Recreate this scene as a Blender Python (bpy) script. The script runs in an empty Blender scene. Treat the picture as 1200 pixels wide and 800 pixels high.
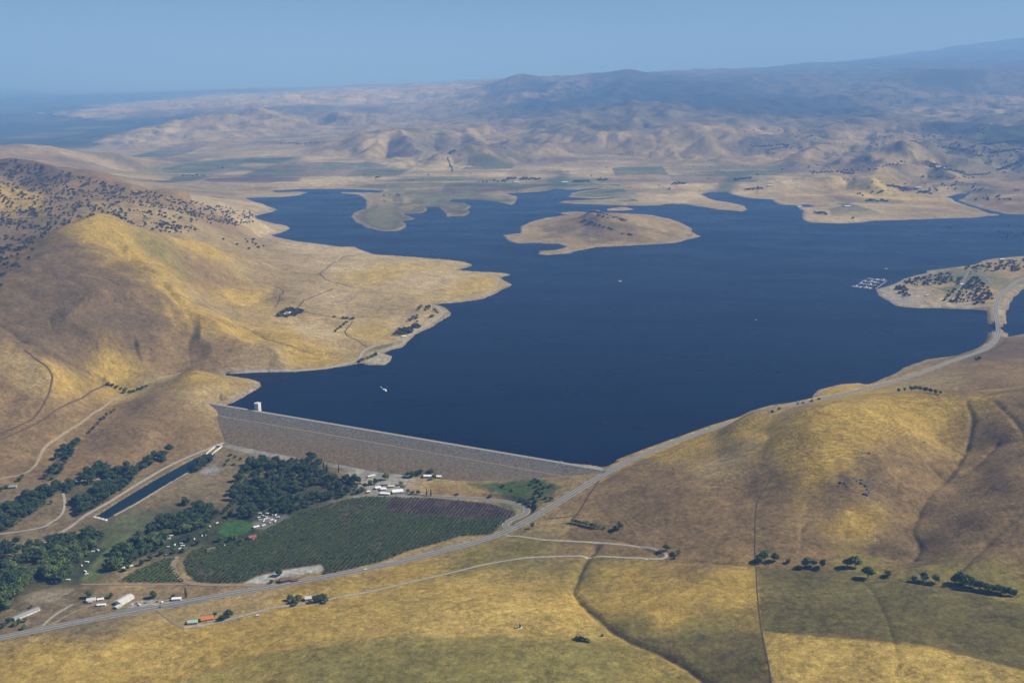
import bpy, bmesh, math, random
import numpy as np
from mathutils import Vector, Matrix
from mathutils.geometry import tessellate_polygon
random.seed(7); RNG = np.random.default_rng(11)
SC = bpy.context.scene; COL = SC.collection

# ------------------------------------------------------------------ camera model
H, F, PITCH = 777.0, 1167.0, math.radians(15.0)
SP, CP = math.sin(PITCH), math.cos(PITCH)
def ray(u, v):
    """azimuth and downward slope (per metre of ground distance) of a line of sight"""
    dx = (np.asarray(u, float) - 600.0) / F; vy = (np.asarray(v, float) - 400.0) / F
    fw = CP - SP * vy; dn = SP + CP * vy; h = np.hypot(dx, fw)
    return np.arctan2(dx, fw), dn / h
def P(u, v, z=0.0):
    th, s = ray(u, v); r = (H - z) / s
    return (float(r * np.sin(th)), float(r * np.cos(th)), float(z))
def Q(u, v, Y):
    th, s = ray(u, v); r = Y / np.cos(th)
    return (float(r * np.sin(th)), float(Y), float(H - s * r))
def PX(pts, z=0.0): return np.array([P(u, v, z)[:2] for u, v in pts])

# ------------------------------------------------------------------ noise, distance helpers
_perm = np.random.default_rng(5).permutation(512).astype(np.int32)
_perm = np.concatenate([_perm, _perm, _perm])
_ang = np.random.default_rng(6).random(512) * 2 * np.pi
_gx, _gy = np.cos(_ang).astype(np.float32), np.sin(_ang).astype(np.float32)
def pnoise(x, y):
    xi = np.floor(x).astype(np.int64); yi = np.floor(y).astype(np.int64)
    fx = (x - xi).astype(np.float32); fy = (y - yi).astype(np.float32)
    xi &= 511; yi &= 511
    def g(ix, iy, dx, dy):
        k = _perm[_perm[ix & 511] + (iy & 511)]
        return _gx[k] * dx + _gy[k] * dy
    u = fx*fx*fx*(fx*(fx*6-15)+10); w = fy*fy*fy*(fy*(fy*6-15)+10)
    a = g(xi, yi, fx, fy); b = g(xi+1, yi, fx-1, fy); c = g(xi, yi+1, fx, fy-1); d = g(xi+1, yi+1, fx-1, fy-1)
    return (a + (b-a)*u) * (1-w) + (c + (d-c)*u) * w      # about -0.7 .. 0.7
def fbm(x, y, lam, n=4, gain=0.5):
    o = 0; a = 1.0
    for i in range(n):
        o = o + a * pnoise(x/lam + 17.3*i, y/lam - 9.1*i); lam *= 0.5; a *= gain
    return o
def sstep(a, b, x):
    t = np.clip((x - a) / (b - a), 0, 1); return t*t*(3-2*t)
def poly_sdf(pts, X, Y, pad=400.0, rag=0):
    """signed distance to a polygon, negative inside; far outside points get +pad"""
    pts = np.asarray(pts, float); out = np.full(X.shape, pad, np.float32)
    m = (X > pts[:,0].min()-pad) & (X < pts[:,0].max()+pad) & (Y > pts[:,1].min()-pad) & (Y < pts[:,1].max()+pad)
    x = X[m]; y = Y[m]
    if x.size == 0: return out
    d2 = np.full(x.shape, 1e18); ins = np.zeros(x.shape, bool)
    n = len(pts)
    for i in range(n):
        ax, ay = pts[i]; bx, by = pts[(i+1) % n]
        ex, ey = bx-ax, by-ay; L = ex*ex+ey*ey+1e-9
        t = np.clip(((x-ax)*ex+(y-ay)*ey)/L, 0, 1)
        d2 = np.minimum(d2, (x-ax-t*ex)**2+(y-ay-t*ey)**2)
        c = (ay > y) != (by > y)
        if ay != by: ins ^= c & (x < (bx-ax)*(y-ay)/(by-ay)+ax)
    d = np.sqrt(d2); d[ins] *= -1
    if rag: d += rag*1.6*(pnoise(x/(rag*5), y/(rag*5))+.5*pnoise(x/(rag*2), y/(rag*2)))
    out[m] = np.minimum(d, pad); return out
def line_dist(pts, X, Y, pad=200.0):
    """distance to a polyline and the interpolated third coordinate along it"""
    pts = np.asarray(pts, float); out = np.full(X.shape, pad); zz = np.zeros(X.shape)
    m = (X > pts[:,0].min()-pad) & (X < pts[:,0].max()+pad) & (Y > pts[:,1].min()-pad) & (Y < pts[:,1].max()+pad)
    x = X[m]; y = Y[m]
    if x.size == 0: return out, zz
    d = np.full(x.shape, pad); z = np.zeros(x.shape)
    for i in range(len(pts)-1):
        ax, ay, az = pts[i]; bx, by, bz = pts[i+1]
        ex, ey = bx-ax, by-ay; L = ex*ex+ey*ey+1e-9
        t = np.clip(((x-ax)*ex+(y-ay)*ey)/L, 0, 1)
        q = np.hypot(x-ax-t*ex, y-ay-t*ey); k = q < d
        d[k] = q[k]; z[k] = az + t[k]*(bz-az)
    out[m] = d; zz[m] = z; return out, zz
def smooth_line(pts, n=6):
    """Catmull-Rom through 3-D points"""
    p = [np.array(q, float) for q in pts]; p = [2*p[0]-p[1]] + p + [2*p[-1]-p[-2]]; o = []
    for i in range(1, len(p)-2):
        for k in range(n):
            t = k/n
            o.append(0.5*((2*p[i])+(-p[i-1]+p[i+1])*t+(2*p[i-1]-5*p[i]+4*p[i+1]-p[i+2])*t*t+(-p[i-1]+3*p[i]-3*p[i+1]+p[i+2])*t**3))
    o.append(p[-2]); return np.array(o)

# ------------------------------------------------------------------ lake outline
SHORE = [(262,474),(272,472),(306,452),(306,447),(285,443),(262,440),(264,437.5),(300,436),(345,435.5),(380,433),(410,428),(425,424.5),(430,427),
 (452,428),(458,422),(460,417),(449,414),(458,410),(470,407),(478,400),(486,392),(500,386),(515,377),(524,371),(528,367),(521,360),(509,356.5),(540,354),
 (565,350),(582,343),(596,336),(599,333),(590,328),(586,325),(598,322),(588,319.5),(552,318),(536,316.5),(552,312),(554,310),(545,307),(520,304),(480,301),(440,298.5),
 (425,293),(415,289),(400,289),(385,287),(365,285),(345,282),(322,277),(318,275.5),(334,271.5),(342,267.5),(334,264),(318,261),(300,256),(297,253),(312,249.5),(325,246),(312,241.5),(303,238),
 (285,232),(300,231.5),(330,231),(350,229),(361,225.3),(350,224.6),(322,225.5),(320,223.5),(350,222),(400,221.3),(450,223.5),(445,226),(400,225),(398,226.6),
 (420,228),(430,235),(428,241),(428,244),(415,249),(412,254),(418,261),(430,267),(448,271),(465,271),(474,268),(477,264),(472,259),(482,258),(487,256),
 (474,252),(473,250.5),(495,250),(500,247),(500,243),(512,242),(520,247),(523,254),(545,253),(552,250),(548,246),(553,241),(545,238),(525,236),(530,234),
 (560,234),(580,236),(590,238),(600,241),(604,237),(606,230),(592,227),(630,225),(640,224),(650,221.5),(675,222.5),(690,221),(705,220.4),(670,226),(665,231),
 (700,233),(720,231),(736,229),(712,233.5),(660,236),(655,238),(680,239),(705,240),(740,241),(770,241),(782,239),(800,239),(820,242),(845,246),(870,248),
 (876,245),(872,241),(855,237),(840,235),(830,232),(822,228),(830,225.5),(850,225),(862,229),(875,232),(905,234),(908,237),(915,240),(935,241),(945,239),(955,242),
 (935,243),(942,248),(940,257),(950,261),(985,262),(1010,261),(1020,259),(1060,258),(1100,256),(1140,255),(1160,253),(1175,252),(1160,250),(1140,243),
 (1122,237),(1110,230.5),(1125,227),(1136,227),(1130,232),(1124,235),(1150,244),(1180,251),(1200,251),(1300,250),(1500,255),(1500,296),(1300,298),(1200,300),(1165,303),
 (1150,306),(1145,309),(1120,313),(1085,317),(1088,320),(1075,322),(1060,327),(1048,333),(1036,337),(1026,339),(1030,345),(1040,352),(1050,358),(1070,361),
 (1100,361),(1140,362),(1158,363),(1165,365),(1165,375),(1163,381),(1163,389),(1164,394),(1158,403),(1140,411),(1125,416),(1113,418),(1085,421),(1060,431),(1045,440),(1020,450),
 (1012,452),(1008,449),(985,450),(960,457),(952,464),(950,470),(940,472),(905,475),(880,482),(860,491),(830,503),(790,520),(740,538),(706,549)]
LAGOON = [(1173,381),(1176,374),(1178,366),(1181,362),(1186,350),(1196,340),(1230,325),(1300,318),(1300,395),(1200,394),(1178,396),(1174,389)]
CHANNEL = [(1160,382),(1178,382),(1178,388),(1160,388)]
ISLAND = [(589,276),(600,274),(611,273),(609,266),(620,260),(640,255),(665,253),(655,249),(675,248),(700,249.5),(735,250.5),(765,252),(785,257),(800,262),(812,268),
 (810,272),(822,277),(810,280),(790,285),(760,287),(700,290),(675,294),(668,297),(640,299),(630,298),(632,294),(650,293),(664,289),(655,286),(630,285),(605,285),(595,282)]
BAR = [(710,244.5),(730,242.8),(745,245.5),(730,247),(712,247)]

# dam axis
DAM_Z = 14.0
DA = np.array(P(243,472,DAM_Z)); DB = np.array(P(713,551.5,DAM_Z))
DAX = (DB-DA)[:2]; DLEN = float(np.hypot(*DAX)); DT = DAX/DLEN; DN = np.array([-DT[1], DT[0]])  # DN points upstream

# ------------------------------------------------------------------ height control points: (x, y, z, ruggedness)
CT = []
def cp(u, v, z, rug=0.3): x, y, z = P(u, v, z); CT.append((x, y, z, rug))
def far_y(Y): return Y if Y < 12000 else (12000+(Y-12000)*1.15 if Y < 22000 else 12000+(Y-12000)*1.6)
def cq(u, v, Y, rug=0.6):
    Y = far_y(Y)
    x, y, z = Q(u, v, Y); CT.append((x, y, z, rug))
# valley floor below the dam
for a in [(262,519,-31),(240,535,-33),(180,570,-34),(115,607,-36),(60,635,-37),(0,665,-39),(-80,700,-42),(-200,760,-45),(300,535,-32),(350,545,-32),(430,552,-31),(480,560,-29),
          (400,575,-31),(320,570,-33),(330,620,-33),(250,640,-35),(200,650,-36),(120,660,-38),(60,690,-39),(420,620,-32),(500,600,-29),(500,620,-28),(560,600,-23),(600,600,-17),
          (540,562,-24),(590,562,-15),(640,563,-4),(670,562,3),(620,585,-13),(640,580,-8),(250,668,-35),(400,650,-32),(350,670,-33),(300,690,-34),(180,690,-37),(100,705,-39),(30,720,-40),(-60,735,-43),
          (30,600,-35),(60,570,-33),(150,550,-33),(205,530,-31),(10,620,-36),(-60,640,-38)]: cp(*a, 0.06)
# highway corridor
for a in [(0,747,-40),(100,727,-38),(200,708,-36),(300,690,-33.5),(400,672,-30.5),(500,650,-26),(560,634,-21),(600,620,-16),(650,592,-4),(700,560,9),(730,543,16),(800,514,20),
          (860,494,21),(920,476,19),(960,467,18),(1000,459,18),(1060,443,17),(1110,424,13),(1150,410,10),(1166,400,8),(1170,360,6),(1180,338,7),(1200,325,8),(1300,300,10)]: cp(*a, 0.06)
# foreground fields
for a in [(0,790,-40),(100,790,-38),(220,760,-35),(300,760,-31),(300,800,-28),(420,750,-19),(500,743,-6),(500,800,-4),(600,745,4),(680,755,4),(600,800,6),(690,700,-5),(680,660,-6),(640,640,-9),
          (560,680,-16),(450,700,-25),(620,700,-5),(730,640,0),(790,650,6),(760,720,10),(720,740,-3),(780,775,-2),(830,800,2),(850,665,17),(850,720,19),(900,700,24),(900,780,24),(820,700,15),
          (1000,760,31),(1150,780,38),(1190,720,46),(1050,720,34),(1100,700,38),(1190,694,43),(1000,667,30),(950,662,25),(885,654,20),(1100,680,36),(1300,710,55),(1300,800,50),(700,900,0),(200,900,-38),(1100,900,30),(-200,900,-42),(1400,900,50),
          (700,620,2),(660,605,-2),(720,600,12),(740,622,8)]: cp(*a, 0.12)
# right hill: crest, spurs, gullies, back side
for a in [(742,556,22),(800,528,42),(860,505,74),(905,492,101),(940,483,120),(1000,473,139),(1060,466,140),(1100,464,138),(1140,463,145),(1200,460,155),(1300,452,170),
          (840,540,56),(800,575,40),(770,605,22),(950,510,122),(965,545,99),(985,590,66),(1000,625,43),(890,530,83),(870,590,46),(850,632,26),(920,600,52),(930,560,82),
          (1135,520,92),(1110,560,66),(1078,598,45),(1072,640,35),(1050,505,118),(1040,545,98),(1030,590,68),(1200,520,122),(1180,560,98),(1160,610,70),(1150,650,50),(1300,560,120),(1300,640,75),
          (760,560,26),(720,582,12),(900,640,30),(820,620,24),(1100,500,108),(1090,530,92)]: cp(*a, 0.38)
for a in [(1000,466,70),(940,477,50),(1060,458,62),(1110,460,66),(1150,455,82),(1100,445,58),(1150,438,72),(1200,440,85),(1180,420,55),(1200,405,38),(1175,405,18),(1150,423,40),(1060,448,38),(1020,457,30),(980,466,32),(1300,430,90),
          (1300,400,40),(980,455,9),(1090,427,12)]: cp(*a, 0.3)
# left knoll at the dam
for a in [(228,434,36),(243,455,30),(240,471,20),(260,452,24),(285,456,12),(215,452,33),(180,470,26),(140,500,0),(120,520,-14),(170,510,-4),(220,495,2),(200,485,14),(240,500,-10),(262,512,-25),(160,535,-24),(100,540,-26),(200,520,-22),(232,515,-22)]: cp(*a, 0.15)
# track valley on the left
for a in [(245,437,6),(200,441,2),(165,458,-5),(130,482,-11),(80,520,-20),(50,548,-25),(0,565,-30),(-80,600,-34),(100,515,-18),(70,540,-27)]: cp(*a, 0.06)
# left hill
for a in [(110,254,3300),(150,290,3150),(185,326,3000),(222,361,2860),(245,380,2770),(265,397,2690),(300,418,2610),(60,300,2960),(25,322,2800),(0,336,2660),(-100,375,2420),
          (145,262,3400),(180,274,3470),(250,292,3700),(320,314,3820),(85,268,3300),(215,283,3600)]: cq(*a, 0.6)
for a in [(60,430,92),(0,430,110),(120,443,22),(60,480,30),(0,500,20),(100,390,126),(60,370,160),(140,360,165),(150,410,66),(190,420,36),(230,425,18),(20,390,150),(-80,450,90),(-80,520,20),(170,440,14),
          (180,385,96),(90,460,30),(30,455,62),(290,432,8),(330,432,6),(240,405,46)]: cp(*a, 0.6)
for a in [(330,366,22),(300,380,30),(370,400,14),(400,410,9),(420,330,14),(500,325,7),(570,328,4),(450,345,10),(380,345,20),(350,320,32),(300,340,42),(250,345,66),(260,320,88),(300,300,44),(250,305,78),(345,295,12),
          (420,305,9),(480,345,8),(480,375,5),(440,390,6),(430,415,3),(500,370,4),(340,350,30),(280,400,36),(380,300,8),(330,285,10),(380,425,4),(200,345,110),(235,332,110)]: cp(*a, 0.35)
# wooded hills behind
for a in [(0,187,5200),(22,186,5200),(60,195,5100),(100,207,5000),(150,219,4950),(180,226,4900),(240,237,4900),(288,243,5050),(-100,180,5300),(-200,190,5000),
          (0,250,4000),(0,290,3450),(50,276,3560),(50,236,4300),(120,240,4200),(168,262,3960),(210,258,4250),(230,266,4200),(0,215,4650),(-120,260,3900),(-120,320,3100),(100,225,4600),(30,255,3900)]: cq(*a, 0.75)
for a in [(270,262,34),(290,270,24),(320,268,7),(310,246,8),(300,262,8),(280,278,34),(260,244,50),(285,237,10),(250,232,30)]: cp(*a, 0.3)
# middle distance plain, north shore
for a in [(250,222,14),(200,212,16),(320,215,7),(400,216,6),(450,240,6),(440,255,5),(470,255,4),(500,230,5),(560,225,6),(600,218,9),(650,212,12),(720,224,7),(780,228,8),(850,240,4),(760,238,4),(700,212,14),
          (850,215,14),(900,222,14),(940,225,18),(990,250,12),(1080,248,14),(300,200,14),(400,200,15),(500,205,16),(300,188,16),(200,195,10),(150,200,14),(400,185,22),(560,200,24),(640,198,30),(780,195,36),
          (1150,235,22),(1200,235,32),(1200,222,45),(1150,222,30),(1100,218,40),(1000,240,20),(1400,240,60),(100,182,6),(200,180,6),(280,175,14),(350,178,24),(880,195,40)]: cp(*a, 0.07)
# western plain
for a in [(0,172,-30),(100,172,-25),(0,150,-60),(100,150,-60),(50,130,-65),(-150,180,-30),(-150,140,-60),(150,160,-30),(-300,150,-60),(0,112,-70),(-200,112,-70),(200,104,-60)]: cp(*a, 0.02)
cq(22,169,8000,.2); cq(60,173,8200,.2); cq(-20,174,7900,.2); cp(-80,188,20,.1); cp(60,190,14,.1); cq(138,181,8600,.1)
# far hills, left and middle
for a in [(150,160,11800),(185,150,12400),(215,143,13200),(240,134,13800),(290,132,14500),(320,140,14000),(60,138,19500),(100,130,21000),(140,118,24000),(230,109,26000),(330,106,27000),(400,103,28000),(480,100,28000),(540,98,26000),
          (170,130,20000),(260,122,19500),(350,128,17000),(420,120,19000),(500,115,19000),(395,134,14500),(560,108,19000)]: cq(*a, 0.75)
for a in [(330,160,20),(420,155,40),(380,148,50),(260,150,30),(450,140,70),(520,140,90),(300,165,16)]: cp(*a, 0.2)
for a in [(425,170,9900),(447,160,10200),(470,154,10350),(495,160,10500),(515,163,10600),(545,153,11400),(570,149,11700),(600,156,11500),(565,173,9200),(590,172,9300),(530,182,9000)]: cq(*a, 0.7)
for a in [(480,178,26),(440,182,22),(540,190,26),(600,186,36)]: cp(*a, 0.25)
# right ranges
for a in [(610,94,19000),(640,98,18800),(680,100,18600),(710,93,18500),(737,89,18500),(770,95,18400),(820,98,18300),(870,98,18200),(930,104,17800),(980,108,17500),(600,112,16500),(650,108,17000),(590,100,20000),
          (690,136,12800),(725,130,12800),(755,126,12800),(800,130,12700),(850,139,12000),(880,150,11000),(640,145,12500),(670,140,12700),(620,165,10500),(655,158,10800),(700,160,10200),(760,160,10000),(800,170,9500),(830,158,10400),
          (730,115,15500),(850,118,15000),(800,145,11500),(940,120,15000),(920,135,13000),(950,150,11200),(990,163,9600),(960,170,9200),(1010,178,8800),(1060,178,8300),(1040,188,7900),(1085,190,7900),(1075,160,10000),(1055,153,10600),(1110,168,9200),(1150,172,9000),(1200,165,9400),
          (1020,205,7100),(1025,216,6900),(1000,214,7000),(1060,204,7200),(1140,190,8300),(1200,195,8000),(1130,150,10800),(1200,150,10800),
          (1000,100,18500),(1040,95,18500),(1100,86,17500),(1150,84,17200),(1200,88,16800),(1300,80,17000),(1080,105,16000),(1150,110,15500),(1200,112,15500),(1030,118,15000),(1100,130,13500),(1180,128,13500),
          (1200,46,30000),(1160,49,30000),(1120,54,30000),(1085,61,30000),(1055,68,30000),(1010,77,30500),(950,80,32000),(880,82,33000),(800,86,33000),(720,90,33000),(1300,40,30000),(1400,36,30000),(1400,100,17000),(1400,150,10000),(1400,190,8000)]: cq(*a, 0.9)
for a in [(900,190,50),(870,180,66),(940,190,60),(1000,200,50),(1100,200,60),(1130,208,50),(730,178,60),(680,178,50)]: cp(*a, 0.3)
# island
for a in [(672,262,28),(690,258,50),(697,253,66),(703,256,62),(715,257,50),(730,262,34),(740,268,24),(700,275,16),(650,268,12),(770,270,10),(620,270,6),(780,278,5),(660,282,6),(690,268,22)]: cp(*a, 0.5)
# marina peninsula
for a in [(1060,340,10),(1080,335,14),(1110,335,16),(1140,330,18),(1130,345,14),(1160,320,16),(1190,312,16),(1090,352,7),(1140,355,7),(1160,345,9),(1120,320,9),(1200,306,9),(1300,308,12)]: cp(*a, 0.12)
# lake bed
for a in [(400,480),(500,500),(600,520),(650,480),(700,450),(800,420),(600,400),(700,350),(850,330),(950,380),(1050,390),(900,430),(650,320),(550,280),(480,285),(370,255),(380,235),(600,250),(870,270),(950,300),(1050,280),(1150,280),(330,455),(550,450),(800,490),(1100,400),(1300,275),(1230,360)]: cp(*a, -14, 0)
CT.append((0,60000,0,0.1)); CT.append((-45000,60000,-70,0)); CT.append((45000,60000,1200,0.5)); CT.append((0,140000,0,0)); CT.append((-110000,140000,-80,0)); CT.append((110000,140000,300,0.3))
def resample(poly, step):
    o = []
    n = len(poly)
    for i in range(n):
        a = poly[i]; b = poly[(i+1) % n]; L = np.hypot(*(b-a)); k = max(1, int(L/step))
        for j in range(k): o.append(a+(b-a)*j/k)
    return np.array(o)
W_SHORE = PX(SHORE); W_LAG = PX(LAGOON); W_CH = PX(CHANNEL); W_ISL = PX(ISLAND); W_BAR = PX(BAR)
for poly in (W_SHORE, W_ISL):
    for x, y in resample(poly, 90.0)[::2]:
        t = ((x-DA[0])*DT[0]+(y-DA[1])*DT[1])/DLEN; o = (x-DA[0])*DN[0]+(y-DA[1])*DN[1]
        if 0.03 < t < 0.98 and o < 60: continue
        CT.append((x, y, 1.5, 0.08))

# ------------------------------------------------------------------ polar height grid (dense near, coarse far)
NT = 1000; TH0 = math.radians(38)
THS = np.linspace(-TH0, TH0, NT)
K = 5.6e-5; a0 = 650.0**-0.5; a1 = 150000.0**-0.5
NR = int(2/K*(a0-a1))
RS = (np.linspace(a0, a1, NR))**-2.0
TG, RG = np.meshgrid(THS, RS, indexing='ij')
GX = RG*np.sin(TG); GY = RG*np.cos(TG)
CT = np.array(CT)
def pol(x, y): return np.stack([np.arctan2(x, y)*1.0, np.log(np.hypot(x, y))], -1)
C2 = pol(CT[:,0], CT[:,1]); EPS = 0.007
Dm = np.sqrt(((C2[:,None]-C2[None])**2).sum(-1)+EPS**2)
nC = len(C2)
A = np.zeros((nC+1, nC+1)); A[:nC,:nC] = -Dm + 2e-4*np.eye(nC); A[:nC,nC] = 1; A[nC,:nC] = 1
scl = np.maximum(np.hypot(CT[:,0], CT[:,1]), 1)          # interpolate z / r: keeps far and near in the same range
rhs = np.zeros((nC+1, 2)); rhs[:nC,0] = CT[:,2]/scl*1000; rhs[:nC,1] = CT[:,3]
Wt = np.linalg.solve(A, rhs).astype(np.float32)
def base_eval(tx, lr):
    o = np.empty((tx.size, 2), np.float32); c = C2.astype(np.float32)
    t = tx.ravel().astype(np.float32); l = lr.ravel().astype(np.float32)
    for s in range(0, t.size, 60000):
        e = slice(s, s+60000)
        d = np.sqrt((t[e,None]-c[None,:,0])**2+(l[e,None]-c[None,:,1])**2+np.float32(EPS**2))
        o[e] = -d@Wt[:nC]+Wt[nC]
    return o
_b = base_eval(TG, np.log(RG)); GZ = (_b[:,0].reshape(TG.shape)*RG/1000).astype(np.float64); RUG = np.clip(_b[:,1].reshape(TG.shape), 0, 1.2).astype(np.float64)
# erosion-like relief: rounded spurs, sharp gullies
wx = 60*pnoise(GX/310, GY/310); wy = 60*pnoise(GX/310+40, GY/310+7)
rel = np.zeros_like(GZ)
for lam, am in ((5200,230),(2600,170),(1300,105),(640,56),(320,32),(150,13),(75,5.5),(38,2.2),(19,.9)):
    cell = np.maximum(RG*(2*TH0/NT), K*RG**1.5)
    fade = sstep(1.6, 3.2, lam/cell)
    if lam > 700: fade = fade*sstep(lam*2.2, lam*4.0, RG)
    n = pnoise((GX+wx)/lam+lam*.13, (GY+wy)/lam-lam*.07)
    b = (np.sqrt(n*n+0.0012)*2-0.5)*(1 if lam in (1300,320,150) else -1) if lam > 100 else n
    rel += fade*am*b*(1+({5200:-.3,2600:-.5,1300:-.45,640:-.1,320:.45,150:.9}.get(lam,0))*sstep(5500,9000,RG))
_hl = line_dist(smooth_line([P(*a) for a in [(700,560,9),(760,530,19),(800,514,20),(860,494,21),(920,477,19),(960,467.5,18),(1000,459,18),(1060,443,17),(1110,425,13),(1150,411,10)]], 4), GX, GY, 420)[0]
GZ += rel*RUG*(1+.25*sstep(5500,9000,RG))*(1-.8*(1-sstep(60, 330, _hl)))
GZ += RUG.clip(0,1)*0
SD0 = np.full(GX.shape, 400.0)
for w in (W_SHORE, W_LAG): SD0 = np.minimum(SD0, poly_sdf(w, GX, GY))
SD0 = np.maximum(SD0, np.where(poly_sdf(W_ISL, GX, GY) < 0, 400, -400))
# sharp crests and spurs
def QY(u, v, Y): return Q(u, v, far_y(Y))
CREST = [([Q(0,336,2660),Q(25,322,2800),Q(60,300,2960),Q(85,275,3170),Q(110,254,3300)],12,.50,200),([Q(110,254,3300),Q(150,290,3150),Q(185,326,3000),Q(222,361,2860),Q(265,397,2690),Q(300,418,2610)],13,.55,150),
 ([Q(110,254,3300),Q(145,262,3400),Q(180,274,3470),Q(250,292,3700),Q(320,314,3820)],12,.42,200),([Q(60,300,2960),P(75,350,180),P(95,395,110),P(100,420,60)],12,.5,110),([Q(185,326,3000),P(160,370,130),P(140,400,72)],10,.5,90),
 ([Q(150,290,3150),P(235,332,112),P(300,345,44),P(350,352,30)],10,.4,120),
 ([P(940,483,120),P(958,525,104),P(972,560,80),P(990,600,56)],2,.22,120),
 ([QY(425,170,9900),QY(447,160,10200),QY(470,154,10350),QY(495,160,10500),QY(515,163,10600),QY(545,153,11400),QY(570,149,11700)],26,.5,400),([QY(470,154,10350),QY(478,166,9850),QY(490,177,9350)],22,.5,300),([QY(447,160,10200),QY(440,172,9800),QY(428,178,9500)],18,.5,300),([QY(545,153,11400),QY(560,168,9900),QY(568,176,9100)],22,.45,350),
 ([QY(690,136,12800),QY(725,130,12800),QY(755,126,12800),QY(800,130,12700),QY(850,139,12000),QY(880,150,11000)],30,.42,500),([QY(755,126,12800),QY(740,145,11400),QY(735,160,10300)],28,.42,450),([QY(850,139,12000),QY(835,155,10500),QY(825,168,9600)],28,.42,400),
 ([QY(1110,168,9200),QY(1060,178,8300),QY(1040,188,7900),QY(1025,204,7200),QY(1022,216,6800)],24,.45,300),([QY(1060,178,8300),QY(1090,192,7800),QY(1110,205,7300)],20,.42,300),([QY(990,163,9600),QY(960,172,9200),QY(940,185,8500)],24,.42,350),([QY(1010,178,8800),QY(985,190,8200)],20,.42,300),([QY(655,158,10800),QY(640,170,9900)],22,.42,300),
 ([QY(610,94,19000),QY(640,98,18800),QY(680,100,18600),QY(710,93,18500),QY(737,89,18500),QY(770,95,18400),QY(820,98,18300),QY(870,98,18200),QY(930,104,17800)],130,.35,900),([QY(737,89,18500),QY(725,105,16500),QY(715,118,15000)],60,.4,900),([QY(820,98,18300),QY(830,112,16000),QY(820,122,14500)],60,.4,900),
 ([P(682,262,28),P(690,251,70),P(697,247.5,80),P(706,251,68),P(720,257,48),P(738,265,24)],8,.50,75),
 ([Q(0,187,5200),Q(22,186,5200),Q(60,195,5100),Q(100,207,5000),Q(150,219,4950),Q(240,237,4900)],6,.35,200)]
for pts, up, k, wid in CREST:
    L = smooth_line(pts, 5); d, z = line_dist(L, GX, GY, wid*1.6); m = d < wid*1.6-1
    t = z[m]+up*(1+.5*pnoise(GX[m]/(wid*.5), GY[m]/(wid*.5)))-k*(np.sqrt(d[m]**2+(.05*wid)**2)+.22*wid*pnoise(GX[m]/(.55*wid), GY[m]/(.55*wid))); g = GZ[m]; h = np.clip(.5+.5*(t-g)/(up*1.2), 0, 1); fade = (1-sstep(.7*wid, 1.5*wid, d[m]))*sstep(15, 130, SD0[m])
    GZ[m] = g+fade*(np.maximum(g, g*(1-h)+t*h+up*1.2*h*(1-h)*.5)-g)
# shoreline: land stays above the water, lake bed below it
SD = np.full(GX.shape, 400.0)
for w in (W_SHORE, W_LAG, W_CH): SD = np.minimum(SD, poly_sdf(w, GX, GY))
for w in (W_ISL, W_BAR): SD = np.maximum(SD, -poly_sdf(w, GX, GY))
SD = SD + 7*fbm(GX, GY, 90, 3)*np.clip(RG/3500, .4, 1.6)
dam_t = ((GX-DA[0])*DT[0]+(GY-DA[1])*DT[1])/DLEN; dam_o = (GX-DA[0])*DN[0]+(GY-DA[1])*DN[1]
down = (dam_o < 45) & (dam_t > -0.02) & (dam_t < 1.0) & (dam_o > -900)
water_side = SD < 0
GZ = np.where((SD > 0) & (SD < 390) & (~down) & (RG < 6000) & (GX < 200), np.minimum(GZ, 2.5+SD*.40), GZ)
GZ = np.where(water_side, np.minimum(GZ, np.maximum(SD*0.16, -14)-0.15), GZ)
lift = np.minimum(SD*0.10, 1.6)+0.1
GZ = np.where((~water_side) & (~down) & (RG < 9500) & (GX > -1600) & ((SD < 120) | (GY > 3000)), np.maximum(GZ, lift), GZ)
LAKE = [P(*a)[:2] for a in [(246,474),(236,455),(215,432),(150,350),(150,240),(250,215),(640,205),(1150,222),(1450,240),(1450,400),(1230,418),(1100,440),(950,485),(760,548),(713,552)]]
GZ = np.where((poly_sdf(LAKE, GX, GY) < 60) & (~water_side) & (~down), np.maximum(GZ, np.minimum(SD*.1, 1.6)+.1), GZ)
# the lake side under the dam
under = (dam_t > -0.01) & (dam_t < 1.01)
GZ = np.where(under & (dam_o > -12) & (dam_o < 60), np.minimum(GZ, 4-0.0*dam_o), GZ)

# outlet pool
POOL_Z = -35.0
W_POOL = np.array([P(u, v, POOL_Z)[:2] for u, v in [(112,605),(124,608),(160,588),(205,562),(235,544),(252,534),(247,531),(238,532),(215,544),(180,563),(145,584)]])
pd = poly_sdf(W_POOL, GX, GY)
GZ = np.where(pd < 40, np.where(pd < 0, -35.6-np.clip(-pd*.3,0,3), np.where(pd < 24, -33.4+0*pd, GZ+(-33.4-GZ)*(1-sstep(24,40,pd)))), GZ)

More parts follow.
